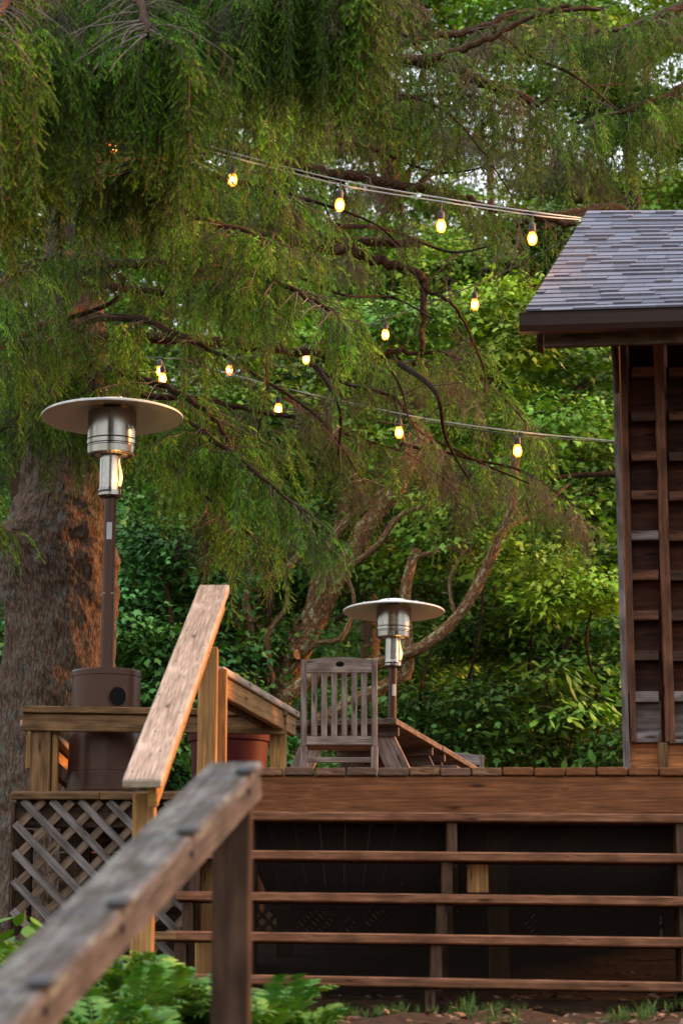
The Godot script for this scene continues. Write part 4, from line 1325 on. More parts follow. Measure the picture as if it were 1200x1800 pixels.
func make_spruce() -> void:
	var d := 18.4
	var foot := P(100, 1560, d)
	spruce = thing("spruce_tree", Vector3(foot.x, ground_y(foot.x, d), -d), "huge old spruce with burled brown trunk and long drooping green boughs", "tree")
	twigs = MB.new()
	# trunk: rows of (pixel y, left, right)
	var rows := [[1720, -60, 235], [1600, -30, 222], [1480, -14, 214], [1390, -6, 210], [1290, -2, 207], [1180, 4, 206], [1080, 8, 206], [1030, 4, 207], [985, -6, 208], [945, -6, 206], [905, 14, 203], [860, 26, 200], [800, 34, 197], [730, 44, 192], [640, 58, 186], [500, 72, 184], [300, 88, 184], [100, 100, 184], [-200, 112, 186], [-500, 124, 188]]
	var b := MB.new()
	var sides := 150
	var per := 16
	var cs := []
	for k in rows.size():
		var l := P(rows[k][1], rows[k][0], d)
		var r := P(rows[k][2], rows[k][0], d)
		cs.append([(l + r) * 0.5, l.distance_to(r) * 0.5])
	var fine := FastNoiseLite.new()
	fine.noise_type = FastNoiseLite.TYPE_CELLULAR
	fine.cellular_return_type = FastNoiseLite.RETURN_DISTANCE2_SUB
	fine.frequency = 1.0
	fine.seed = 4
	var rings := []
	for k in cs.size() - 1:
		for j in per:
			var f := float(j) / per
			var g := f * f * (3 - 2 * f)
			rings.append([cs[k][0].lerp(cs[k + 1][0], f), lerpf(cs[k][1], cs[k + 1][1], g)])
	rings.append(cs[-1])
	for k in rings.size():
		var c: Vector3 = rings[k][0]
		var rr: float = rings[k][1]
		for j in sides + 1:
			var a := TAU * (j % sides) / sides
			var w := Vector3(sin(a), 0, cos(a))
			var p := c + w * rr
			var lump := bump.get_noise_3dv(p * Vector3(3.6, 2.6, 3.6)) * 0.14 + bump.get_noise_3dv(p * 9.0 + Vector3(7, 1, 3)) * 0.075
			var plate := clampf(fine.get_noise_3dv(p * Vector3(46.0, 17.0, 46.0)) * 1.0 + 1.0, 0, 0.6) * 0.022
			var q := rr * (1.0 + lump) + plate - 0.01
			b.vert(c + w * q, w, Vector2(float(j) / sides * 6.0, c.y * 0.8))
	for k in rings.size() - 1:
		for j in sides:
			var a := k * (sides + 1) + j
			var e := a + sides + 1
			b.i.append_array([a, e, a + 1, a + 1, e, e + 1])
	# normals from the bumpy surface
	var nn := PackedVector3Array()
	nn.resize(b.v.size())
	for t in range(0, b.i.size(), 3):
		var p0 := b.v[b.i[t]]
		var q := (b.v[b.i[t + 2]] - p0).cross(b.v[b.i[t + 1]] - p0)
		for j in 3: nn[b.i[t + j]] += q
	for k in rings.size():
		var s := k * (sides + 1)
		var m := (nn[s] + nn[s + sides]).normalized()
		nn[s] = m
		nn[s + sides] = m
	for k in nn.size(): b.n[k] = nn[k].normalized()
	part(spruce, "trunk", b.mesh(), M.bark)
	# old branch stubs and the bare curved twigs on the trunk
	for q in [[[105, 700], [98, 640], [100, 590], [125, 575], [150, 590]], [[135, 690], [118, 640], [112, 600], [128, 578]], [[168, 690], [150, 610], [135, 580]], [[330, 395], [305, 330], [290, 260]], [[120, 560], [210, 520], [215, 430], [225, 400]]]:
		var pts := []
		for p in q: pts.append(P(p[0], p[1], 17.3))
		part(spruce, "branch", tube(smooth(pts, 5), 0.016, 0.006, 6, 0.2), M.limb)

	# the limbs one sees, then those that carry the curtains of foliage
	limb([[150, 70, 18], [350, 88, 17.6], [560, 105, 17.2], [700, 108, 17], [795, 118, 16.9], [865, 150, 16.8], [935, 180, 16.8]], 0.065, 0.026, {"n": 5.0, "from": 0.3, "len": 0.75, "dead": 0.28, "long": 0.45, "tone": 0.72})
	limb([[560, 72, 17.3], [680, 76, 17.3], [770, 62, 17.4], [850, 48, 17.5], [905, 22, 17.6], [1060, 14, 17.8]], 0.034, 0.016, {"n": 5.0, "from": 0.0, "len": 0.6, "dead": 0.3, "long": 0.4, "tone": 0.75})
	limb([[640, 107, 17.0], [760, 100, 16.9], [850, 72, 16.8], [920, 35, 16.8], [1000, 10, 16.8]], 0.03, 0.012, {"n": 4.0, "from": 0.2, "dead": 0.3, "tone": 0.8})
	limb([[600, 118, 17], [690, 160, 16.9], [780, 196, 16.8], [850, 270, 16.7], [900, 345, 16.7]], 0.014, 0.005, {"n": 3.0, "len": 0.5, "dead": 0.5, "tone": 0.8})
	limb([[150, 205, 18.2], [290, 212, 18], [420, 216, 17.9], [530, 217, 17.9], [640, 205, 17.9], [760, 190, 18]], 0.045, 0.02, {"n": 5.0, "len": 0.8, "dead": 0.35, "long": 0.4, "tone": 0.7})
	limb([[150, 270, 18.2], [300, 255, 17.9], [440, 272, 17.6], [540, 300, 17.4], [630, 314, 17.3], [770, 336, 17.2], [850, 362, 17.2], [1010, 392, 17.3]], 0.052, 0.02, {"n": 3.0, "from": 0.25, "len": 0.7, "dead": 0.25, "tone": 0.85})
	limb([[150, 400, 18.2], [400, 408, 17.8], [560, 430, 17.5], [640, 452, 17.4], [735, 484, 17.3], [748, 512, 17.3]], 0.05, 0.028, {"n": 2.2, "from": 0.2, "len": 0.5, "dead": 0.3, "tone": 0.9})
	limb([[744, 505, 17.3], [744, 555, 17.3], [741, 616, 17.3]], 0.026, 0.016, {"n": 1.0, "len": 0.2, "dead": 1.0})
	limb([[748, 512, 17.3], [790, 530, 17.3], [822, 580, 17.4], [850, 650, 17.5], [852, 690, 17.5]], 0.015, 0.006, {"n": 3.0, "len": 0.4, "dead": 0.8})
	limb([[380, 420, 18.4], [560, 422, 18.4], [740, 428, 18.4]], 0.042, 0.03, {"n": 2.0, "from": 0.3, "len": 0.5, "dead": 0.4})
	limb([[150, 590, 18.3], [400, 602, 18], [470, 614, 17.9], [560, 622, 17.8], [640, 626, 17.8], [700, 618, 17.8], [770, 622, 17.8], [850, 640, 17.8]], 0.042, 0.009, {"n": 3.2, "from": 0.3, "len": 0.55, "dead": 0.4, "tone": 1.0})
	limb([[150, 690, 18.3], [330, 700, 18], [440, 720, 17.8], [520, 735, 17.7]], 0.025, 0.012, {"n": 5.0, "from": 0.2, "len": 0.7, "dead": 0.35, "tone": 0.9})
	limb([[545, 640, 17.9], [600, 672, 17.7], [690, 698, 17.6], [742, 760, 17.5], [850, 815, 17.4], [930, 850, 17.4]], 0.016, 0.006, {"n": 5.0, "from": 0.1, "len": 0.6, "dead": 0.6, "tone": 0.95})
	limb([[470, 625, 17.9], [468, 690, 17.8], [450, 770, 17.7]], 0.014, 0.006, {"n": 3.0, "len": 0.4, "dead": 0.8})
	limb([[320, 424, 16.2], [390, 462, 15.9], [470, 490, 15.7], [585, 532, 15.5]], 0.012, 0.005, {"n": 9.0, "len": 0.45, "dead": 0.05, "flat": 0.4, "tone": 1.25})
	limb([[500, 210, 17.6], [520, 270, 17.5], [560, 330, 17.4], [590, 420, 17.4]], 0.014, 0.006, {"n": 2.0, "len": 0.4, "dead": 0.7})
	# bare dark branches that cross between the boughs
	for q in [[[470, 60], [560, 74], [640, 60], [700, 40]], [[490, 150], [600, 128], [720, 150], [830, 140], [930, 150]], [[620, 20], [690, 45], [760, 110], [800, 190]], [[560, 250], [650, 262], [760, 300], [850, 300]], [[460, 330], [560, 352], [650, 390], [700, 430]], [[590, 400], [680, 398], [790, 440], [860, 430]], [[520, 480], [600, 520], [690, 520], [760, 560]], [[610, 560], [650, 600], [700, 680], [720, 760]], [[870, 60], [940, 110], [1010, 130], [1080, 190]], [[700, 640], [760, 690], [780, 770], [830, 840]], [[560, 640], [600, 720], [590, 800]], [[860, 200], [930, 190], [1000, 160], [1090, 150]]]:
		var bare := []
		for p in q: bare.append(P(p[0], p[1], 17.0 + rnd(-0.4, 1.0)) + rv(0.02))
		bare = smooth(bare, 6)
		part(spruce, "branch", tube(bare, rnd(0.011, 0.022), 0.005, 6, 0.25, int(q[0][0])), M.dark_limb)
		for k in 9:
			var s0: Vector3 = bare[rng.randi_range(2, bare.size() - 1)]
			var sd := (rv(1.0) + Vector3.DOWN * 0.5).normalized()
			var s1 := s0 + sd * rnd(0.1, 0.3)
			add_tube(twigs, [s0, s1 + rv(0.02), s1 + (sd + Vector3.DOWN * 0.8) * rnd(0.05, 0.2)], 0.004, 0.0015, 4, 0.0, Color(0.5, 0.5, 0.5))
	# left and centre, far to near
	var G := {"n": 8.0, "len": 0.8, "dead": 0.2, "long": 0.3, "tone": 1.05, "from": 0.2}
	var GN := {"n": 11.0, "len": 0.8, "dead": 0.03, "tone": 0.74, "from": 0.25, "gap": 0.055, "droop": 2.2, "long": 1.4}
	limb([[150, 40, 18], [40, 95, 16], [-90, 140, 14]], 0.04, 0.012, G)
	limb([[150, 330, 18], [260, 345, 16.6], [360, 385, 15.6], [470, 420, 15]], 0.035, 0.01, G)
	limb([[150, 440, 18], [50, 470, 16.5], [-60, 530, 15]], 0.035, 0.01, G)
	limb([[150, 470, 18], [280, 462, 16.4], [400, 470, 15.6], [510, 505, 15], [600, 560, 14.8]], 0.035, 0.008, {"n": 10.0, "len": 0.6, "dead": 0.06, "long": 0.1, "flat": 0.35, "tone": 1.2, "from": 0.3})
	limb([[150, 540, 18], [40, 590, 16.6], [-50, 640, 15.6]], 0.03, 0.01, G)
	limb([[150, 560, 18], [240, 560, 16.6], [340, 600, 16], [420, 640, 15.9]], 0.03, 0.008, {"n": 6.0, "len": 0.6, "dead": 0.2, "tone": 1.1, "from": 0.2})
	limb([[150, 640, 18], [260, 668, 16.9], [360, 720, 16.3], [420, 800, 16.1]], 0.03, 0.008, G)
	limb([[150, 690, 18], [300, 730, 16.6], [400, 790, 15.9], [530, 900, 15.5]], 0.028, 0.006, {"n": 8.0, "len": 0.6, "dead": 0.08, "long": 0.1, "flat": 0.3, "tone": 1.2, "from": 0.3})
	limb([[150, 740, 18], [280, 800, 17], [370, 880, 16.6], [440, 940, 16.3]], 0.024, 0.006, {"n": 6.0, "len": 0.45, "dead": 0.2, "long": 0.1, "flat": 0.4, "tone": 1.1, "from": 0.35})
	limb([[145, 640, 17.9], [120, 700, 17.1], [90, 745, 16.8]], 0.02, 0.006, {"n": 12.0, "len": 0.5, "dead": 0.15, "flat": 0.3, "tone": 1.0})
	limb([[160, 660, 17.9], [200, 720, 17.0], [230, 770, 16.8]], 0.018, 0.006, {"n": 9.0, "len": 0.4, "dead": 0.15, "flat": 0.3, "tone": 1.1})
	limb([[140, 590, 17.9], [90, 650, 17.2], [50, 700, 16.9], [20, 760, 16.8]], 0.018, 0.006, {"n": 10.0, "len": 0.45, "dead": 0.1, "flat": 0.4, "tone": 1.0, "from": 0.1})
	limb([[150, 600, 17.9], [170, 660, 17.0], [150, 730, 16.7]], 0.016, 0.006, {"n": 12.0, "len": 0.4, "dead": 0.2, "flat": 0.4, "tone": 1.0, "from": 0.1})
	limb([[120, 660, 18], [20, 740, 17], [-50, 830, 16.4], [-30, 920, 16.2]], 0.02, 0.006, {"n": 7.0, "len": 0.35, "dead": 0.05, "flat": 0.35, "tone": 1.05, "from": 0.4})
	limb([[150, 500, 18], [330, 520, 17.5], [450, 550, 17.2]], 0.03, 0.008, {"n": 6.0, "len": 0.6, "dead": 0.25, "tone": 1.0, "from": 0.2})
	limb([[150, 240, 18], [280, 290, 17], [420, 320, 16.6], [520, 345, 16.4]], 0.035, 0.01, G)
	limb([[150, 180, 18], [60, 220, 16.5], [-60, 270, 15]], 0.035, 0.01, G)
	limb([[150, 60, 18], [280, 90, 16.2], [420, 130, 15.4], [520, 160, 15]], 0.035, 0.01, G)
	limb([[150, -60, 18], [300, -20, 16.5], [450, 0, 15.5], [600, 20, 15]], 0.035, 0.01, G)
	# olive and brown curtains right of the middle
	limb([[420, 640, 18], [560, 735, 17.6], [640, 850, 17.4]], 0.014, 0.005, {"n": 8.0, "len": 0.45, "dead": 0.7, "tone": 1.0, "from": 0.2})
	limb([[500, 700, 18.3], [600, 760, 18], [720, 800, 17.9], [800, 860, 17.9]], 0.014, 0.005, {"n": 7.0, "len": 0.5, "dead": 0.6, "tone": 1.0, "from": 0.1})
	limb([[620, 640, 18.4], [740, 640, 18.3], [860, 680, 18.3], [940, 760, 18.4]], 0.016, 0.005, {"n": 9.0, "len": 0.6, "dead": 0.22, "long": 0.15, "tone": 1.05, "from": 0.05})
	limb([[700, 780, 18.4], [800, 800, 18.3], [920, 830, 18.2], [1010, 890, 18.2]], 0.014, 0.004, {"n": 11.0, "len": 0.5, "dead": 0.45, "flat": 0.3, "tone": 1.05, "from": 0.05})
	limb([[430, 800, 17.8], [480, 880, 17.6], [560, 940, 17.5]], 0.014, 0.004, {"n": 5.0, "len": 0.5, "dead": 0.4, "tone": 0.85, "from": 0.05})
	limb([[760, 250, 19], [860, 240, 19], [960, 260, 19], [1040, 275, 19]], 0.02, 0.008, {"n": 10.0, "len": 0.5, "dead": 0.92, "tone": 0.8, "from": 0.0})
	limb([[560, 20, 18.5], [640, 30, 18.5], [700, -10, 18.5]], 0.016, 0.006, {"n": 10.0, "len": 0.5, "dead": 0.9, "tone": 0.8, "from": 0.0})
	limb([[1300, -60, 20], [1180, 20, 19.5], [1090, 50, 19.2], [1000, 60, 19]], 0.04, 0.01, {"n": 15.0, "len": 0.7, "dead": 0.12, "long": 0.5, "tone": 0.85, "from": 0.1})
	limb([[1300, 100, 20], [1190, 160, 19.5], [1110, 190, 19.2], [1010, 215, 19]], 0.04, 0.01, {"n": 15.0, "len": 0.7, "dead": 0.12, "long": 0.5, "tone": 0.9, "from": 0.1})
	limb([[700, 175, 17.2], [800, 165, 17.1], [900, 190, 17.1], [960, 215, 17.2]], 0.018, 0.006, {"n": 8.0, "len": 0.5, "dead": 0.15, "long": 0.4, "tone": 0.75, "from": 0.0})
	limb([[560, 190, 17.5], [640, 215, 17.4], [720, 230, 17.4]], 0.018, 0.006, {"n": 9.0, "len": 0.5, "dead": 0.2, "long": 0.4, "tone": 0.65, "from": 0.0})
	# nearest, dark and out of focus, hanging in from above
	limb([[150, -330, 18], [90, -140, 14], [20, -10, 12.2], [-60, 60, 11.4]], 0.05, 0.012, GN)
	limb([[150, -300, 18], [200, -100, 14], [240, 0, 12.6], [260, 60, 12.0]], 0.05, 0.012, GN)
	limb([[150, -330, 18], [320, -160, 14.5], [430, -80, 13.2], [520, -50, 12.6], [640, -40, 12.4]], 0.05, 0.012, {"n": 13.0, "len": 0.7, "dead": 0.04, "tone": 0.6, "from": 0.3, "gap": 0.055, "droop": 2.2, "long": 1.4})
	limb([[150, -100, 18], [80, 110, 14.5], [10, 230, 13], [-60, 300, 12.4]], 0.04, 0.01, {"n": 9.0, "len": 0.7, "dead": 0.04, "long": 0.4, "tone": 0.65, "from": 0.35})
	limb([[150, 0, 18], [200, 190, 15], [240, 250, 13.8], [250, 300, 13.2]], 0.035, 0.01, {"n": 8.0, "len": 0.6, "dead": 0.05, "long": 0.4, "tone": 0.65, "from": 0.4})
	var g0 := []
	for q in [[84, 132, 13.4], [130, 128, 13.3], [200, 124, 13.2], [315, 92, 13.2]]: g0.append(P(q[0], q[1], q[2]))
	part(spruce, "branch", tube(smooth(g0, 6), 0.010, 0.006, 6, 0.2), M.lichen_bark)
	for q in [[[415, 10, 12.8], [424, 50, 12.7], [440, 110, 12.7], [446, 130, 12.7]], [[130, 128, 13.3], [150, 170, 13.2], [180, 210, 13.2]], [[-10, 88, 14], [40, 78, 13.9], [80, 66, 13.9]]]:
		var pts := []
		for p in q: pts.append(P(p[0], p[1], p[2]))
		part(spruce, "branch", tube(smooth(pts, 5), 0.007, 0.003, 5, 0.2), M.lichen_bark)
	tag(part(spruce, "twigs", twigs.mesh(), M.twig), "", "", "", "stuff")
	var shapes := {}
	for k in 3:
		shapes["tassel_%d" % k] = tassel(0.21, 13)
		shapes["spray_%d" % k] = spray(0.24, 13)
		shapes["dead_%d" % k] = dead_tassel(0.36)
	for k in 2: shapes["long_%d" % k] = tassel(0.50, 28)
	var called := {"tassel": "hanging_foliage", "long": "long_hanging_foliage", "spray": "flat_foliage", "dead": "dead_twigs"}
	var total := 0
	for key in sp:
		scatter(spruce, called[key.split("_")[0]], shapes[key], M.needle if not key.begins_with("dead") else M.twig, sp[key][0], sp[key][1])
		total += sp[key][0].size()
	print("spruce pieces ", total)

# ---------------------------------------------------------------- broadleaved trees
var maple := []
var beech := []
var big_leaf := []

func stem(t: Node3D, called: String, px: Array, r0: float, r1: float, m: Material, sides := 10) -> MeshInstance3D:
	var raw := []
	for q in px: raw.append(P(q[0], q[1], q[2]))
	return part(t, called, tube(smooth(raw, 8), r0, r1, sides, 0.25, rng.randi_range(0, 99)), m)

# clumps: [pixel x, y, distance, radius across m, radius up m, number, tint]
func crown(t: Node3D, clumps: Array, kinds: Array, scale := 1.0) -> void:
	var tr := []
	var co := []
	for k in kinds.size():
		tr.append([])
		co.append([])
	for c in clumps:
		var mid := P(c[0], c[1], c[2])
		var subs := []
		for k in maxi(4, int(c[5] / 34.0)):
			var w := rv(1.0)
			while w.length() > 1.0: w = rv(1.0)
			subs.append([mid + w * Vector3(c[3], c[4], c[3]), rnd(0.35, 0.8) * minf(c[3], 0.9), rnd(0.42, 1.65), rng.randf()])
		var tint: Color = c[6]
		for k in int(c[5] * 1.25):
			var s: Array = subs[rng.randi_range(0, subs.size() - 1)]
			var w := Vector3(rng.randfn(0, 0.5), rng.randfn(0, 0.17), rng.randfn(0, 0.5))
			var p: Vector3 = s[0] + w * s[1]
			var bs := Basis(Vector3.UP, rnd(0, TAU)) * Basis(Vector3.RIGHT, rnd(-0.4, 0.4)) * Basis(Vector3.BACK, rnd(-0.4, 0.4))
			var v := rng.randi_range(0, kinds.size() - 1)
			tr[v].append(Transform3D(bs.scaled(Vector3.ONE * rnd(0.65, 1.5) * scale), p))
			var tone: float = s[2] * rnd(0.85, 1.15)
			tint = (c[6] as Color).lerp(YELLOW, s[3] * s[3] * (0.3 if c[6] == DEEP else 0.5))
			co[v].append(Color(tint.r * tone * rnd(0.9, 1.15), tint.g * tone, tint.b * tone * rnd(0.8, 1.15)))
	for v in kinds.size():
		if tr[v].size(): scatter(t, "crown", kinds[v], M.leaf, tr[v], co[v])

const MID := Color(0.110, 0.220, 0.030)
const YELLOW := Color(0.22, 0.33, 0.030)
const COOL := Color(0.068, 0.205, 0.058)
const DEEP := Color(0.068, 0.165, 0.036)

func wood_tree(x: float, d: float, r: float, top: float, lean: float, label: String, clumps: Array, kinds: Array, group := "trees of the wood behind the deck") -> void:
	var p := P(x, 1350, d)
	var g := ground_y(p.x, d)
	var t := thing("woodland_tree", Vector3(p.x, g, -d), label, "tree", group)
	var h: float = P(x, top, d).y - g
	var pts := []
	for k in 7:
		var f := k / 6.0
		pts.append(Vector3(p.x + lean * f + 0.08 * sin(k * 2.1 + x), g - 0.2 + h * f, -d + 0.1 * cos(k * 1.7 + x)))
	part(t, "trunk", tube(smooth(pts, 5), r, r * 0.35, 10, 0.2, int(x)), M.limb)
	for c in clumps:
		var q := P(c[0], c[1], c[2])
		var f := clampf((q.y - g - 0.8) / h, 0.1, 0.95)
		var s: Vector3 = pts[int(f * 6)]
		part(t, "branch", tube(smooth([s, s.lerp(q, 0.5) + Vector3.UP * 0.15 + rv(0.1), q], 5), r * 0.35, 0.012, 6, 0.2), M.limb)
	crown(t, clumps, kinds)

func make_woods() -> void:
	for k in 3:
		maple.append(leaf_cluster(24, 0.27, 0.052, true))
		beech.append(leaf_cluster(22, 0.30, 0.048 + 0.010 * k, false))
		big_leaf.append(leaf_cluster(9, 0.24, 0.085, false))
	# the leaning, many-stemmed tree behind the table
	var q := P(470, 1300, 25)
	var t := thing("leaning_tree", Vector3(q.x, ground_y(q.x, 25), -25), "many stemmed mossy tree left of the slatted chair, with a fresh orange cut", "tree")
	stem(t, "trunk", [[455, 1480, 25], [480, 1300, 25], [500, 1210, 25], [530, 1140, 24.9], [570, 1060, 24.8], [605, 1000, 24.8], [640, 930, 24.8], [690, 870, 24.8], [725, 800, 24.8], [750, 760, 24.8]], 0.120, 0.056, M.lichen_bark, 14)
	stem(t, "trunk", [[450, 1480, 25.1], [470, 1290, 25.2], [490, 1190, 25.2], [520, 1120, 25.2], [545, 1075, 25.2], [560, 1010, 25.3], [610, 890, 25.4], [640, 780, 25.5]], 0.096, 0.040, M.lichen_bark, 12)
	stem(t, "trunk", [[420, 1480, 25], [415, 1250, 25], [425, 1170, 25], [438, 1100, 25], [430, 1050, 25], [455, 1025, 25], [500, 1000, 25], [540, 960, 25.2]], 0.064, 0.032, M.lichen_bark, 10)
	stem(t, "trunk", [[400, 1500, 25.4], [390, 1250, 25.5], [400, 1140, 25.5], [412, 1060, 25.5], [420, 900, 25.6]], 0.104, 0.048, M.lichen_bark, 12)
	stem(t, "trunk", [[470, 1290, 25.3], [462, 1180, 25.3], [474, 1060, 25.3], [480, 960, 25.4]], 0.040, 0.024, M.limb)
	stem(t, "branch", [[535, 1125, 24.9], [566, 1045, 24.7], [580, 965, 24.6], [618, 905, 24.5], [690, 845, 24.5], [720, 760, 24.6]], 0.042, 0.018, M.lichen_bark, 8)
	stem(t, "branch", [[600, 1005, 24.8], [660, 962, 24.6], [705, 905, 24.5], [770, 880, 24.5], [800, 830, 24.5]], 0.034, 0.014, M.lichen_bark, 8)
	stem(t, "branch", [[500, 1195, 24.9], [552, 1135, 24.7], [598, 1122, 24.6], [622, 1062, 24.6], [610, 1010, 24.6]], 0.03, 0.014, M.lichen_bark, 7)
	stem(t, "branch", [[480, 1200, 24.8], [470, 1120, 24.7], [505, 1060, 24.7], [495, 985, 24.7]], 0.03, 0.014, M.lichen_bark, 7)
	stem(t, "branch", [[588, 1090, 25], [640, 1065, 25], [690, 1060, 25.2], [760, 1040, 25.4]], 0.020, 0.008, M.limb, 7)
	var cp := P(523, 1150, 24.72)
	var cn := Vector3(0.25, 0.15, 1.0).normalized()
	var cx := Vector3.UP.cross(cn).normalized()
	part(t, "cut_stub", tube([cp - cn * 0.12, cp - cn * 0.002], 0.05, 0.046, 14), M.lichen_bark)
	part(t, "cut_face", lathe([Vector2(0.046, -0.004), Vector2(0.045, 0.0), Vector2(0.0, 0.001)], 18), M.cut, Transform3D(Basis(cx, cn, cx.cross(cn)).scaled(Vector3(0.8, 1, 1.35)), cp))
	crown(t, [[560, 700, 25.6, 1.3, 1.0, 260, MID], [420, 820, 26, 1.0, 0.9, 200, MID], [700, 760, 26.5, 1.0, 0.7, 150, MID], [520, 1010, 26.8, 0.9, 0.6, 120, DEEP]], maple)
	q = P(640, 1300, 24.2)
	t = thing("lichen_tree", Vector3(q.x, ground_y(q.x, 24.2), -24.2), "lichen covered tree leaning right behind the farther patio heater", "tree")
	stem(t, "trunk", [[470, 1500, 24.2], [540, 1300, 24.2], [600, 1245, 24.2], [645, 1222, 24.2], [690, 1197, 24.2], [714, 1180, 24.2], [716, 1130, 24.25], [712, 1050, 24.3], [720, 1000, 24.3], [732, 965, 24.3]], 0.068, 0.040, M.lichen_bark, 12)
	stem(t, "trunk", [[500, 1225, 24.3], [560, 1188, 24.3], [640, 1172, 24.2], [690, 1158, 24.1], [750, 1132, 24], [805, 1082, 24], [848, 1012, 24], [880, 940, 24], [900, 885, 24], [905, 800, 24]], 0.064, 0.036, M.lichen_bark, 12)
	stem(t, "branch", [[728, 980, 24.3], [780, 965, 24.3], [806, 962, 24.3]], 0.024, 0.022, M.lichen_bark, 8)
	stem(t, "branch", [[850, 1010, 24], [872, 945, 23.9], [930, 880, 23.9], [948, 815, 23.9]], 0.026, 0.01, M.lichen_bark, 7)
	stem(t, "branch", [[800, 1086, 24], [790, 1020, 24], [822, 960, 24]], 0.02, 0.009, M.lichen_bark, 7)
	stem(t, "branch", [[770, 965, 24.3], [820, 975, 24.2], [845, 1010, 24.1]], 0.010, 0.006, M.limb, 6)
	stem(t, "branch", [[885, 930, 24], [940, 900, 24.2], [1000, 850, 24.4]], 0.024, 0.010, M.lichen_bark, 7)
	crown(t, [[800, 950, 25.4, 0.9, 0.6, 130, MID], [930, 700, 25, 0.9, 0.8, 170, MID], [850, 560, 25, 0.6, 0.35, 70, YELLOW], [920, 580, 24.6, 0.35, 0.25, 40, YELLOW], [980, 1040, 24.4, 0.6, 0.3, 70, YELLOW], [760, 1010, 25.6, 0.7, 0.4, 80, MID]], maple)
	# leafy understorey and the trees of the wood
	wood_tree(275, 24.5, 0.06, 950, 0.1, "bluish green leafy young maple showing between the big trunk and the pale handrail", [[240, 1010, 24.5, 0.7, 0.5, 190, COOL], [330, 1100, 24.8, 0.8, 0.5, 210, COOL], [260, 1200, 25.0, 0.9, 0.5, 200, COOL], [360, 980, 25.5, 0.6, 0.5, 110, COOL], [330, 1310, 24, 0.7, 0.35, 110, COOL]], maple, "")
	wood_tree(20, 27, 0.09, 600, 0.0, "green tree at the far left edge, seen beyond the big trunk", [[0, 900, 27, 0.9, 0.8, 160, COOL], [10, 1120, 27, 0.8, 0.6, 130, COOL], [-60, 620, 27, 1.2, 0.9, 160, MID]], maple, "")
	wood_tree(950, 25.5, 0.06, 1080, 0.2, "dark leafy understorey tree filling the space left of the hut's lower wall", [[830, 1270, 24.8, 1.0, 0.45, 150, DEEP], [980, 1240, 25.6, 1.1, 0.5, 190, DEEP], [1060, 1310, 24.6, 0.7, 0.4, 110, DEEP], [900, 1140, 26.4, 1.0, 0.4, 160, MID], [1060, 1130, 25.8, 0.8, 0.5, 130, DEEP], [940, 1320, 27.5, 1.2, 0.4, 130, MID], [880, 1210, 28.0, 1.2, 0.5, 140, MID]], beech + maple, "")
	wood_tree(1010, 24.3, 0.03, 1180, -0.15, "thin sapling with large pale leaves low beside the hut's corner board", [[1010, 1265, 24.0, 0.30, 0.16, 24, MID], [1050, 1330, 24.1, 0.35, 0.14, 26, DEEP], [960, 1200, 24.2, 0.3, 0.15, 22, MID]], big_leaf, "")
	wood_tree(1030, 27.5, 0.09, 760, -0.3, "bright green maple between the bulb strings and the hut wall", [[1040, 1000, 27, 1.0, 0.7, 260, MID], [960, 930, 27.4, 0.9, 0.6, 190, MID], [1040, 830, 27.6, 1.0, 0.8, 240, MID], [960, 800, 28, 0.8, 0.7, 140, MID]], maple, "")
	wood_tree(1000, 29, 0.12, 380, 0.2, "green tree rising beside the hut roof's slanting left edge", [[1010, 650, 28.6, 1.1, 0.8, 270, MID], [900, 610, 29, 1.2, 0.8, 240, YELLOW], [960, 460, 29, 1.1, 0.9, 230, MID], [840, 480, 29.4, 1.0, 0.8, 190, YELLOW], [1080, 560, 29, 0.9, 0.7, 100, MID]], maple, "")
	wood_tree(1150, 31, 0.14, 20, 0.0, "tree crown at the top right, above the hut roof", [[1150, 250, 31, 1.5, 1.0, 240, MID], [1060, 120, 31, 1.4, 1.0, 230, MID], [1180, 20, 31, 1.4, 1.0, 200, YELLOW], [1010, -40, 31.5, 1.2, 0.9, 130, MID]], maple, "")
	wood_tree(700, 30, 0.12, 420, -0.2, "tree crown behind the bulbs at the middle of the picture", [[680, 560, 30, 1.3, 0.9, 260, MID], [780, 640, 30.5, 1.0, 0.8, 180, YELLOW], [600, 480, 30, 1.2, 0.9, 220, MID], [740, 480, 30.6, 1.0, 0.7, 150, YELLOW], [640, 720, 30.5, 1.2, 0.9, 190, MID]], maple, "")
	wood_tree(620, 33, 0.14, 120, 0.4, "tall tree behind the upper spruce boughs, right of centre", [[600, 300, 33, 1.6, 1.1, 250, MID], [700, 150, 33, 1.3, 1.0, 110, MID], [560, 120, 33, 1.5, 1.0, 190, MID], [720, 20, 33, 1.4, 0.8, 130, MID], [860, 40, 33, 1.2, 0.7, 130, MID], [1000, 90, 33, 1.1, 0.8, 110, MID], [780, 20, 34, 1.0, 0.6, 110, MID], [860, 400, 33, 0.9, 0.5, 50, YELLOW]], maple, "")
	wood_tree(450, 34, 0.16, 200, 0.0, "tall tree almost hidden behind the spruce's green curtains", [[450, 500, 34, 1.7, 1.3, 260, MID], [350, 300, 34, 1.6, 1.2, 200, MID], [470, 200, 34, 1.5, 1.1, 190, MID], [330, 700, 34, 1.7, 1.2, 200, MID], [480, 800, 34, 1.5, 1.1, 200, DEEP]], maple, "")
	wood_tree(150, 36, 0.16, 150, 0.0, "tree behind the spruce trunk at the left", [[60, 400, 36, 1.8, 1.4, 200, MID], [200, 300, 36, 1.8, 1.4, 200, MID], [80, 150, 36, 1.8, 1.2, 180, MID], [250, 550, 36, 1.6, 1.2, 180, DEEP], [60, 700, 36, 1.6, 1.2, 150, DEEP]], maple, "")
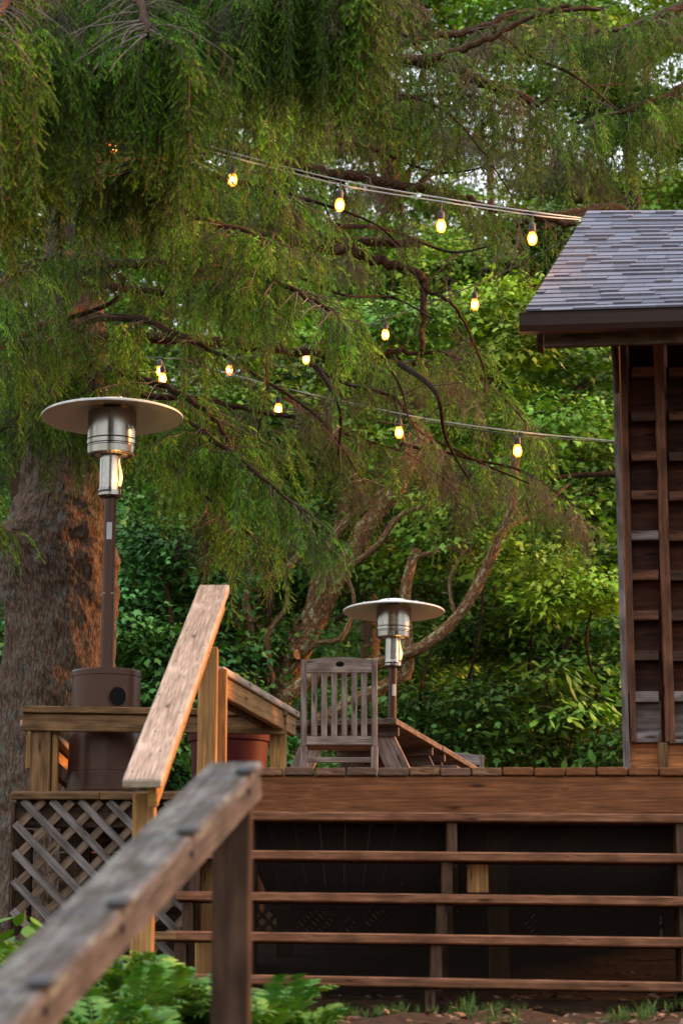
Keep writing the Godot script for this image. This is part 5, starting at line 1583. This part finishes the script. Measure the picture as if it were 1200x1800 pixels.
	# farther rows that close the view
	var far := ["dark tree deep in the wood behind the far heater", "dark tree deep in the wood, left of the leaning stems", "dark tree deep in the wood beside the hut wall", "dark tree deep in the wood behind the spruce trunk", "dark tree deep in the wood above the table's far end", "dark tree deep in the wood behind the hut", "dark tree deep in the wood behind the pale handrail"]
	var fx := [690, 430, 1040, 60, 860, 1220, 260]
	for k in 7:
		var x: float = fx[k]
		var cl := []
		for j in 9:
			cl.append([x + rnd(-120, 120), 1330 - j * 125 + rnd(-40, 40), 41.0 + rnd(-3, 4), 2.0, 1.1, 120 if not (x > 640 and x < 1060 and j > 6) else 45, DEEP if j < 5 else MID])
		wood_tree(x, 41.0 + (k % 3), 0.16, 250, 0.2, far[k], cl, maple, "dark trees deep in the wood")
	# the mass of the wood: closes the view behind, and an unseen ring round the clearing, placed to darken light and reflections
	var tr := []
	var co := []
	for k in 14000:
		var x := rnd(-80, 1280) if k % 4 else rnd(-1400, 2600)
		var d := rnd(47.0, 58.0)
		var y := rnd(-60, 1420)
		var keep := 1.0
		if y < 420: keep = 0.75
		if x > 660 and x < 1010 and y > 40 and y < 400: keep = 0.5
		if rng.randf() > keep: continue
		var bs := Basis(Vector3.UP, rnd(0, TAU)) * Basis(Vector3.RIGHT, rnd(-0.7, 0.7))
		tr.append(Transform3D(bs.scaled(Vector3.ONE * rnd(1.3, 2.2)), P(x, y, d)))
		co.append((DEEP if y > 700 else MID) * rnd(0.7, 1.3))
	for k in 3200:
		var az := rnd(-PI, PI)
		if (az > 0.28 and az < 0.76) or (az > 0.86 and az < 1.22) or absf(az) < 0.28: continue  # gaps in the out-of-view ring, placed to let sun onto rails, trunk and stems
		var r := rnd(24, 34)
		var bs := Basis(Vector3.UP, rnd(0, TAU)) * Basis(Vector3.RIGHT, rnd(-0.7, 0.7))
		tr.append(Transform3D(bs.scaled(Vector3.ONE * rnd(3.5, 6.0)), Vector3(sin(az) * r, rnd(-2.0, 11.0), -6.0 - cos(az) * r)))
		co.append(DEEP * rnd(0.7, 1.3))
	tag(scatter(self, "far_wood_and_unseen_ring", maple[0], M.leaf, tr, co), "green mass of the farther wood closing the view behind the trees, with an unseen ring of leaves placed to shade the clearing", "wood")
	for sap in [[[800, 1400], [812, 1250], [840, 1120], [850, 1020]], [[900, 1400], [890, 1280], [925, 1190], [935, 1100]], [[1040, 1400], [1050, 1240], [1030, 1120], [1060, 1010]], [[730, 1400], [742, 1300], [738, 1220], [760, 1130]]]:
		var st := []
		for p in sap: st.append([p[0], p[1], 24.2 + rnd(0, 0.8)])
		var s0 := P(sap[0][0], sap[0][1], 24.2)
		var tt := thing("bare_sapling", Vector3(s0.x, ground_y(s0.x, 24.2), s0.z), ["thin dark stem rising right of the far heater's pole", "thin dark stem in the leaves midway between far heater and hut", "thin dark stem in the leaves close to the hut's corner board", "thin dark stem just beyond the far end of the tables"][[800, 900, 1040, 730].find(int(sap[0][0]))], "sapling")
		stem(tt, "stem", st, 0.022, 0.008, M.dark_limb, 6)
	# bare and dark branches crossing the gap by the hut
	t = thing("dead_tree", Vector3(P(1100, 1300, 26).x, ground_y(2.4, 26), -26), "dark bare branched tree showing between hut roof and leaves", "tree")
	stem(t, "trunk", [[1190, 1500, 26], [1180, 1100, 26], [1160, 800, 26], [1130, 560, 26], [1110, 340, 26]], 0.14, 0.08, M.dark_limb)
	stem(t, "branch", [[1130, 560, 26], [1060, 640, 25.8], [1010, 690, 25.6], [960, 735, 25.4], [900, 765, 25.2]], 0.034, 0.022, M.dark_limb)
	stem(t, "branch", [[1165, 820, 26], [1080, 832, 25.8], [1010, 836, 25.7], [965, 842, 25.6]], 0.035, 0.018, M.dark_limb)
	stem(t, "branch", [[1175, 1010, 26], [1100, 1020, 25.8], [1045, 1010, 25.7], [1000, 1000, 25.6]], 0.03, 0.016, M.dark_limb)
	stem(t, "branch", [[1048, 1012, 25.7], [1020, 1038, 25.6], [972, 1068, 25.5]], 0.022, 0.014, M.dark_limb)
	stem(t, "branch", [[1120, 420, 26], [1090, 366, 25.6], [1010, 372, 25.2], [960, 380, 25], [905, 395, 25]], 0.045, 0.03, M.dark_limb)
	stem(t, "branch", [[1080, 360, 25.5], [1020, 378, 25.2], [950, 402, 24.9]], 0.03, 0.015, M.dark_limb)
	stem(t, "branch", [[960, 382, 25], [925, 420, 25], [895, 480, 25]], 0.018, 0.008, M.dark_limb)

# ---------------------------------------------------------------- ferns, grass, litter
func frond_mesh(l: float) -> ArrayMesh:
	var b := MB.new()
	var pts := []
	for k in 9:
		var f := k / 8.0
		pts.append(Vector3(l * 0.62 * f, l * (1.2 * f - 0.70 * f * f), 0))
	add_tube(b, pts, 0.004, 0.001, 3, 0.0, Color(0.6, 0.6, 0.5))
	for k in 13:
		var f := 0.18 + 0.80 * k / 12.0
		var i := mini(int(f * 8), 7)
		var p: Vector3 = pts[i].lerp(pts[i + 1], f * 8 - i)
		var along: Vector3 = (pts[i + 1] - pts[i]).normalized()
		var w := l * 0.25 * sin(PI * (0.12 + 0.80 * f)) + l * 0.02
		for s in [-1.0, 1.0]:
			var dir := (Vector3(0, -0.25 + rnd(-0.2, 0.2), s) + along * rnd(0.3, 0.7)).normalized()
			var n: Vector3 = dir.cross(along).normalized() * s
			var tone := rnd(0.55, 1.45)
			var col := Color(tone * rnd(0.85, 1.2), tone, tone * 0.9)
			var c := p + dir * w
			var hw := along * w * 0.17
			var m := p.lerp(c, 0.45) + n * w * 0.05
			b.tri(p, m - hw, m + hw, col)
			b.tri(m - hw, c, m + hw, col)
	return b.mesh()

func make_plants() -> void:
	var shapes := [frond_mesh(0.30), frond_mesh(0.25), frond_mesh(0.34)]
	var mats := []
	for g in [Color(0.11, 0.23, 0.035), Color(0.08, 0.19, 0.035), Color(0.16, 0.27, 0.04)]:
		var m: StandardMaterial3D = M.fern.duplicate()
		m.albedo_color = g.linear_to_srgb()
		mats.append(m)
	var spots := [
		[300, 1672, 10.7, "fern tuft just below the pale handrail's foot"], [215, 1690, 10.4, "fern between the grey handrail and the tuft at the handrail's foot"],
		[350, 1668, 10.9, "tallest fern, against the left side of the near brown post"], [265, 1770, 9.7, "dark lowest fern left of the near brown post"],
		[170, 1765, 9.6, "fern under the grey handrail, cut by the picture's lower edge"], [500, 1745, 11.0, "fern right of the near brown post, in front of the lowest step"],
		[460, 1765, 10.7, "small fern touching the right side of the near brown post"], [545, 1775, 10.8, "low fern at the lower edge, before the stairs"],
		[30, 1640, 10.7, "fern at the left edge below the lattice"], [75, 1680, 10.3, "fern under the lattice, half behind the grey handrail"],
		[5, 1700, 9.9, "fern in the lower left corner beyond the grey handrail"], [335, 1735, 10.0, "fern at mid height beside the near post's left edge"],
		[250, 1725, 10.1, "pale fern in the middle of the clump left of the near post"], [130, 1730, 10.0, "fern directly beneath the grey handrail's third bolt"],
		[320, 1790, 9.6, "fern at the lower edge next to the near post"], [205, 1800, 9.4, "lowest fern of the clump, right beside the grey handrail"],
	]
	for s in spots:
		var p := P(s[0], s[1], s[2])
		var g := ground_y(p.x, s[2])
		var t := thing("fern", Vector3(p.x, g, p.z), s[3], "fern", "ferns growing below the stairs")
		var hgt := p.y - g
		var sc: float = clampf(hgt / 0.155, 0.65, 1.1)
		for k in 26:
			var a := TAU * (k + rnd(-0.4, 0.4)) / 26.0
			var o := MeshInstance3D.new()
			o.mesh = shapes[k % 3]
			o.material_override = mats[(k + int(s[0])) % 3]
			put(t, "frond", o)
			o.transform = Transform3D(Basis(Vector3.UP, a) * Basis(Vector3.BACK, rnd(-0.5, 0.4)).scaled(Vector3.ONE * sc * rnd(0.65, 1.15)), Vector3(0, -0.02, 0))
	# sapling with light leaves at the left edge, before the lattice
	var q := P(45, 1600, 11.6)
	var t2 := thing("sapling", Vector3(q.x, ground_y(q.x, 11.6), q.z), "bright green broad leaved sapling at the left edge before the lattice", "plant")
	var gy := ground_y(q.x, 11.6)
	part(t2, "stem", tube(smooth([Vector3(q.x - 0.05, gy, q.z), Vector3(q.x - 0.02, (gy + q.y) * 0.5, q.z), Vector3(q.x, q.y, q.z)], 4), 0.006, 0.003, 5), M.twig)
	var lb := MB.new()
	for k in 26:
		var a := k * 2.4
		var f := 0.3 + 0.75 * k / 26.0
		var bs := Basis(Vector3.UP, a) * Basis(Vector3.RIGHT, rnd(0.1, 0.7))
		var tone := rnd(0.8, 1.2)
		add_leaf(lb, Transform3D(bs, Vector3(q.x + rnd(-0.02, 0.02), lerpf(gy, q.y, f), q.z) + bs * Vector3(0, 0, 0.05)), rnd(0.08, 0.12), false, Color(0.10, 0.20, 0.03) * tone)
	tag(part(t2, "foliage", lb.mesh(), M.leaf), "", "", "", "stuff")
	# grass tufts and dead leaves on the soil
	var gb := MB.new()
	for k in 16:
		var a := rnd(0, TAU)
		var l := rnd(0.06, 0.17)
		var d := Vector3(cos(a), 0, sin(a))
		var s := d.cross(Vector3.UP) * 0.0022
		var m := d * l * 0.25 + Vector3.UP * l * 0.6
		var tip := d * l * 0.7 + Vector3.UP * l * rnd(0.6, 1.0)
		gb.tri(-s, s, m + s, Color(1, 1, 1)); gb.tri(-s, m + s, m - s, Color(1, 1, 1)); gb.tri(m - s, m + s, tip, Color(1.2, 1.2, 1.0))
	var tr := []
	var co := []
	for k in 900:
		var x := rnd(-0.3, 1.9)
		var d := rnd(11.4, 12.6)
		if bump.get_noise_2d(x * 3.0, d * 3.0) < 0.16: continue
		tr.append(Transform3D(Basis(Vector3.UP, rnd(0, TAU)).scaled(Vector3.ONE * rnd(0.1, 0.55) * (1.0 + 0.5 * float(k % 9 == 0))) , Vector3(x, ground_y(x, d), -d)))
		co.append(Color(0.06, 0.115, 0.025) * rnd(0.6, 1.2))
	tag(scatter(self, "grass", gb.mesh(), M.fern, tr, co), "thin grass growing along the foot of the stairs", "grass")
	var leaf := MB.new()
	add_leaf(leaf, Transform3D(), 0.036, true, Color.WHITE)
	tr = []
	co = []
	for k in 1700:
		var x := rnd(-2.2, 2.4)
		var d := rnd(8.5, 15.5) if k % 3 else rnd(11.0, 13.6)
		var bs := Basis(Vector3.UP, rnd(0, TAU)) * Basis(Vector3.RIGHT, rnd(-0.5, 0.5)) * Basis(Vector3.BACK, rnd(-0.5, 0.5))
		tr.append(Transform3D(bs.scaled(Vector3.ONE * rnd(0.6, 1.3)), Vector3(x, ground_y(x, d) + 0.012, -d)))
		co.append(Color(0.15, 0.075, 0.04).lerp(Color(0.24, 0.14, 0.085), rng.randf()) * rnd(0.4, 1.1))
	tag(scatter(self, "leaf_litter", leaf.mesh(), M.litter, tr, co), "dry brown leaves lying on the soil under the stairs", "leaf litter")

func _ready() -> void:
	rng.seed = 20240611
	set_view()
	make_materials()
	make_ground()
	make_spruce()
	make_woods()
	make_hut()
	make_deck()
	make_stairs()
	make_rails()
	make_furniture()
	make_heaters()
	make_lights()
	make_plants()
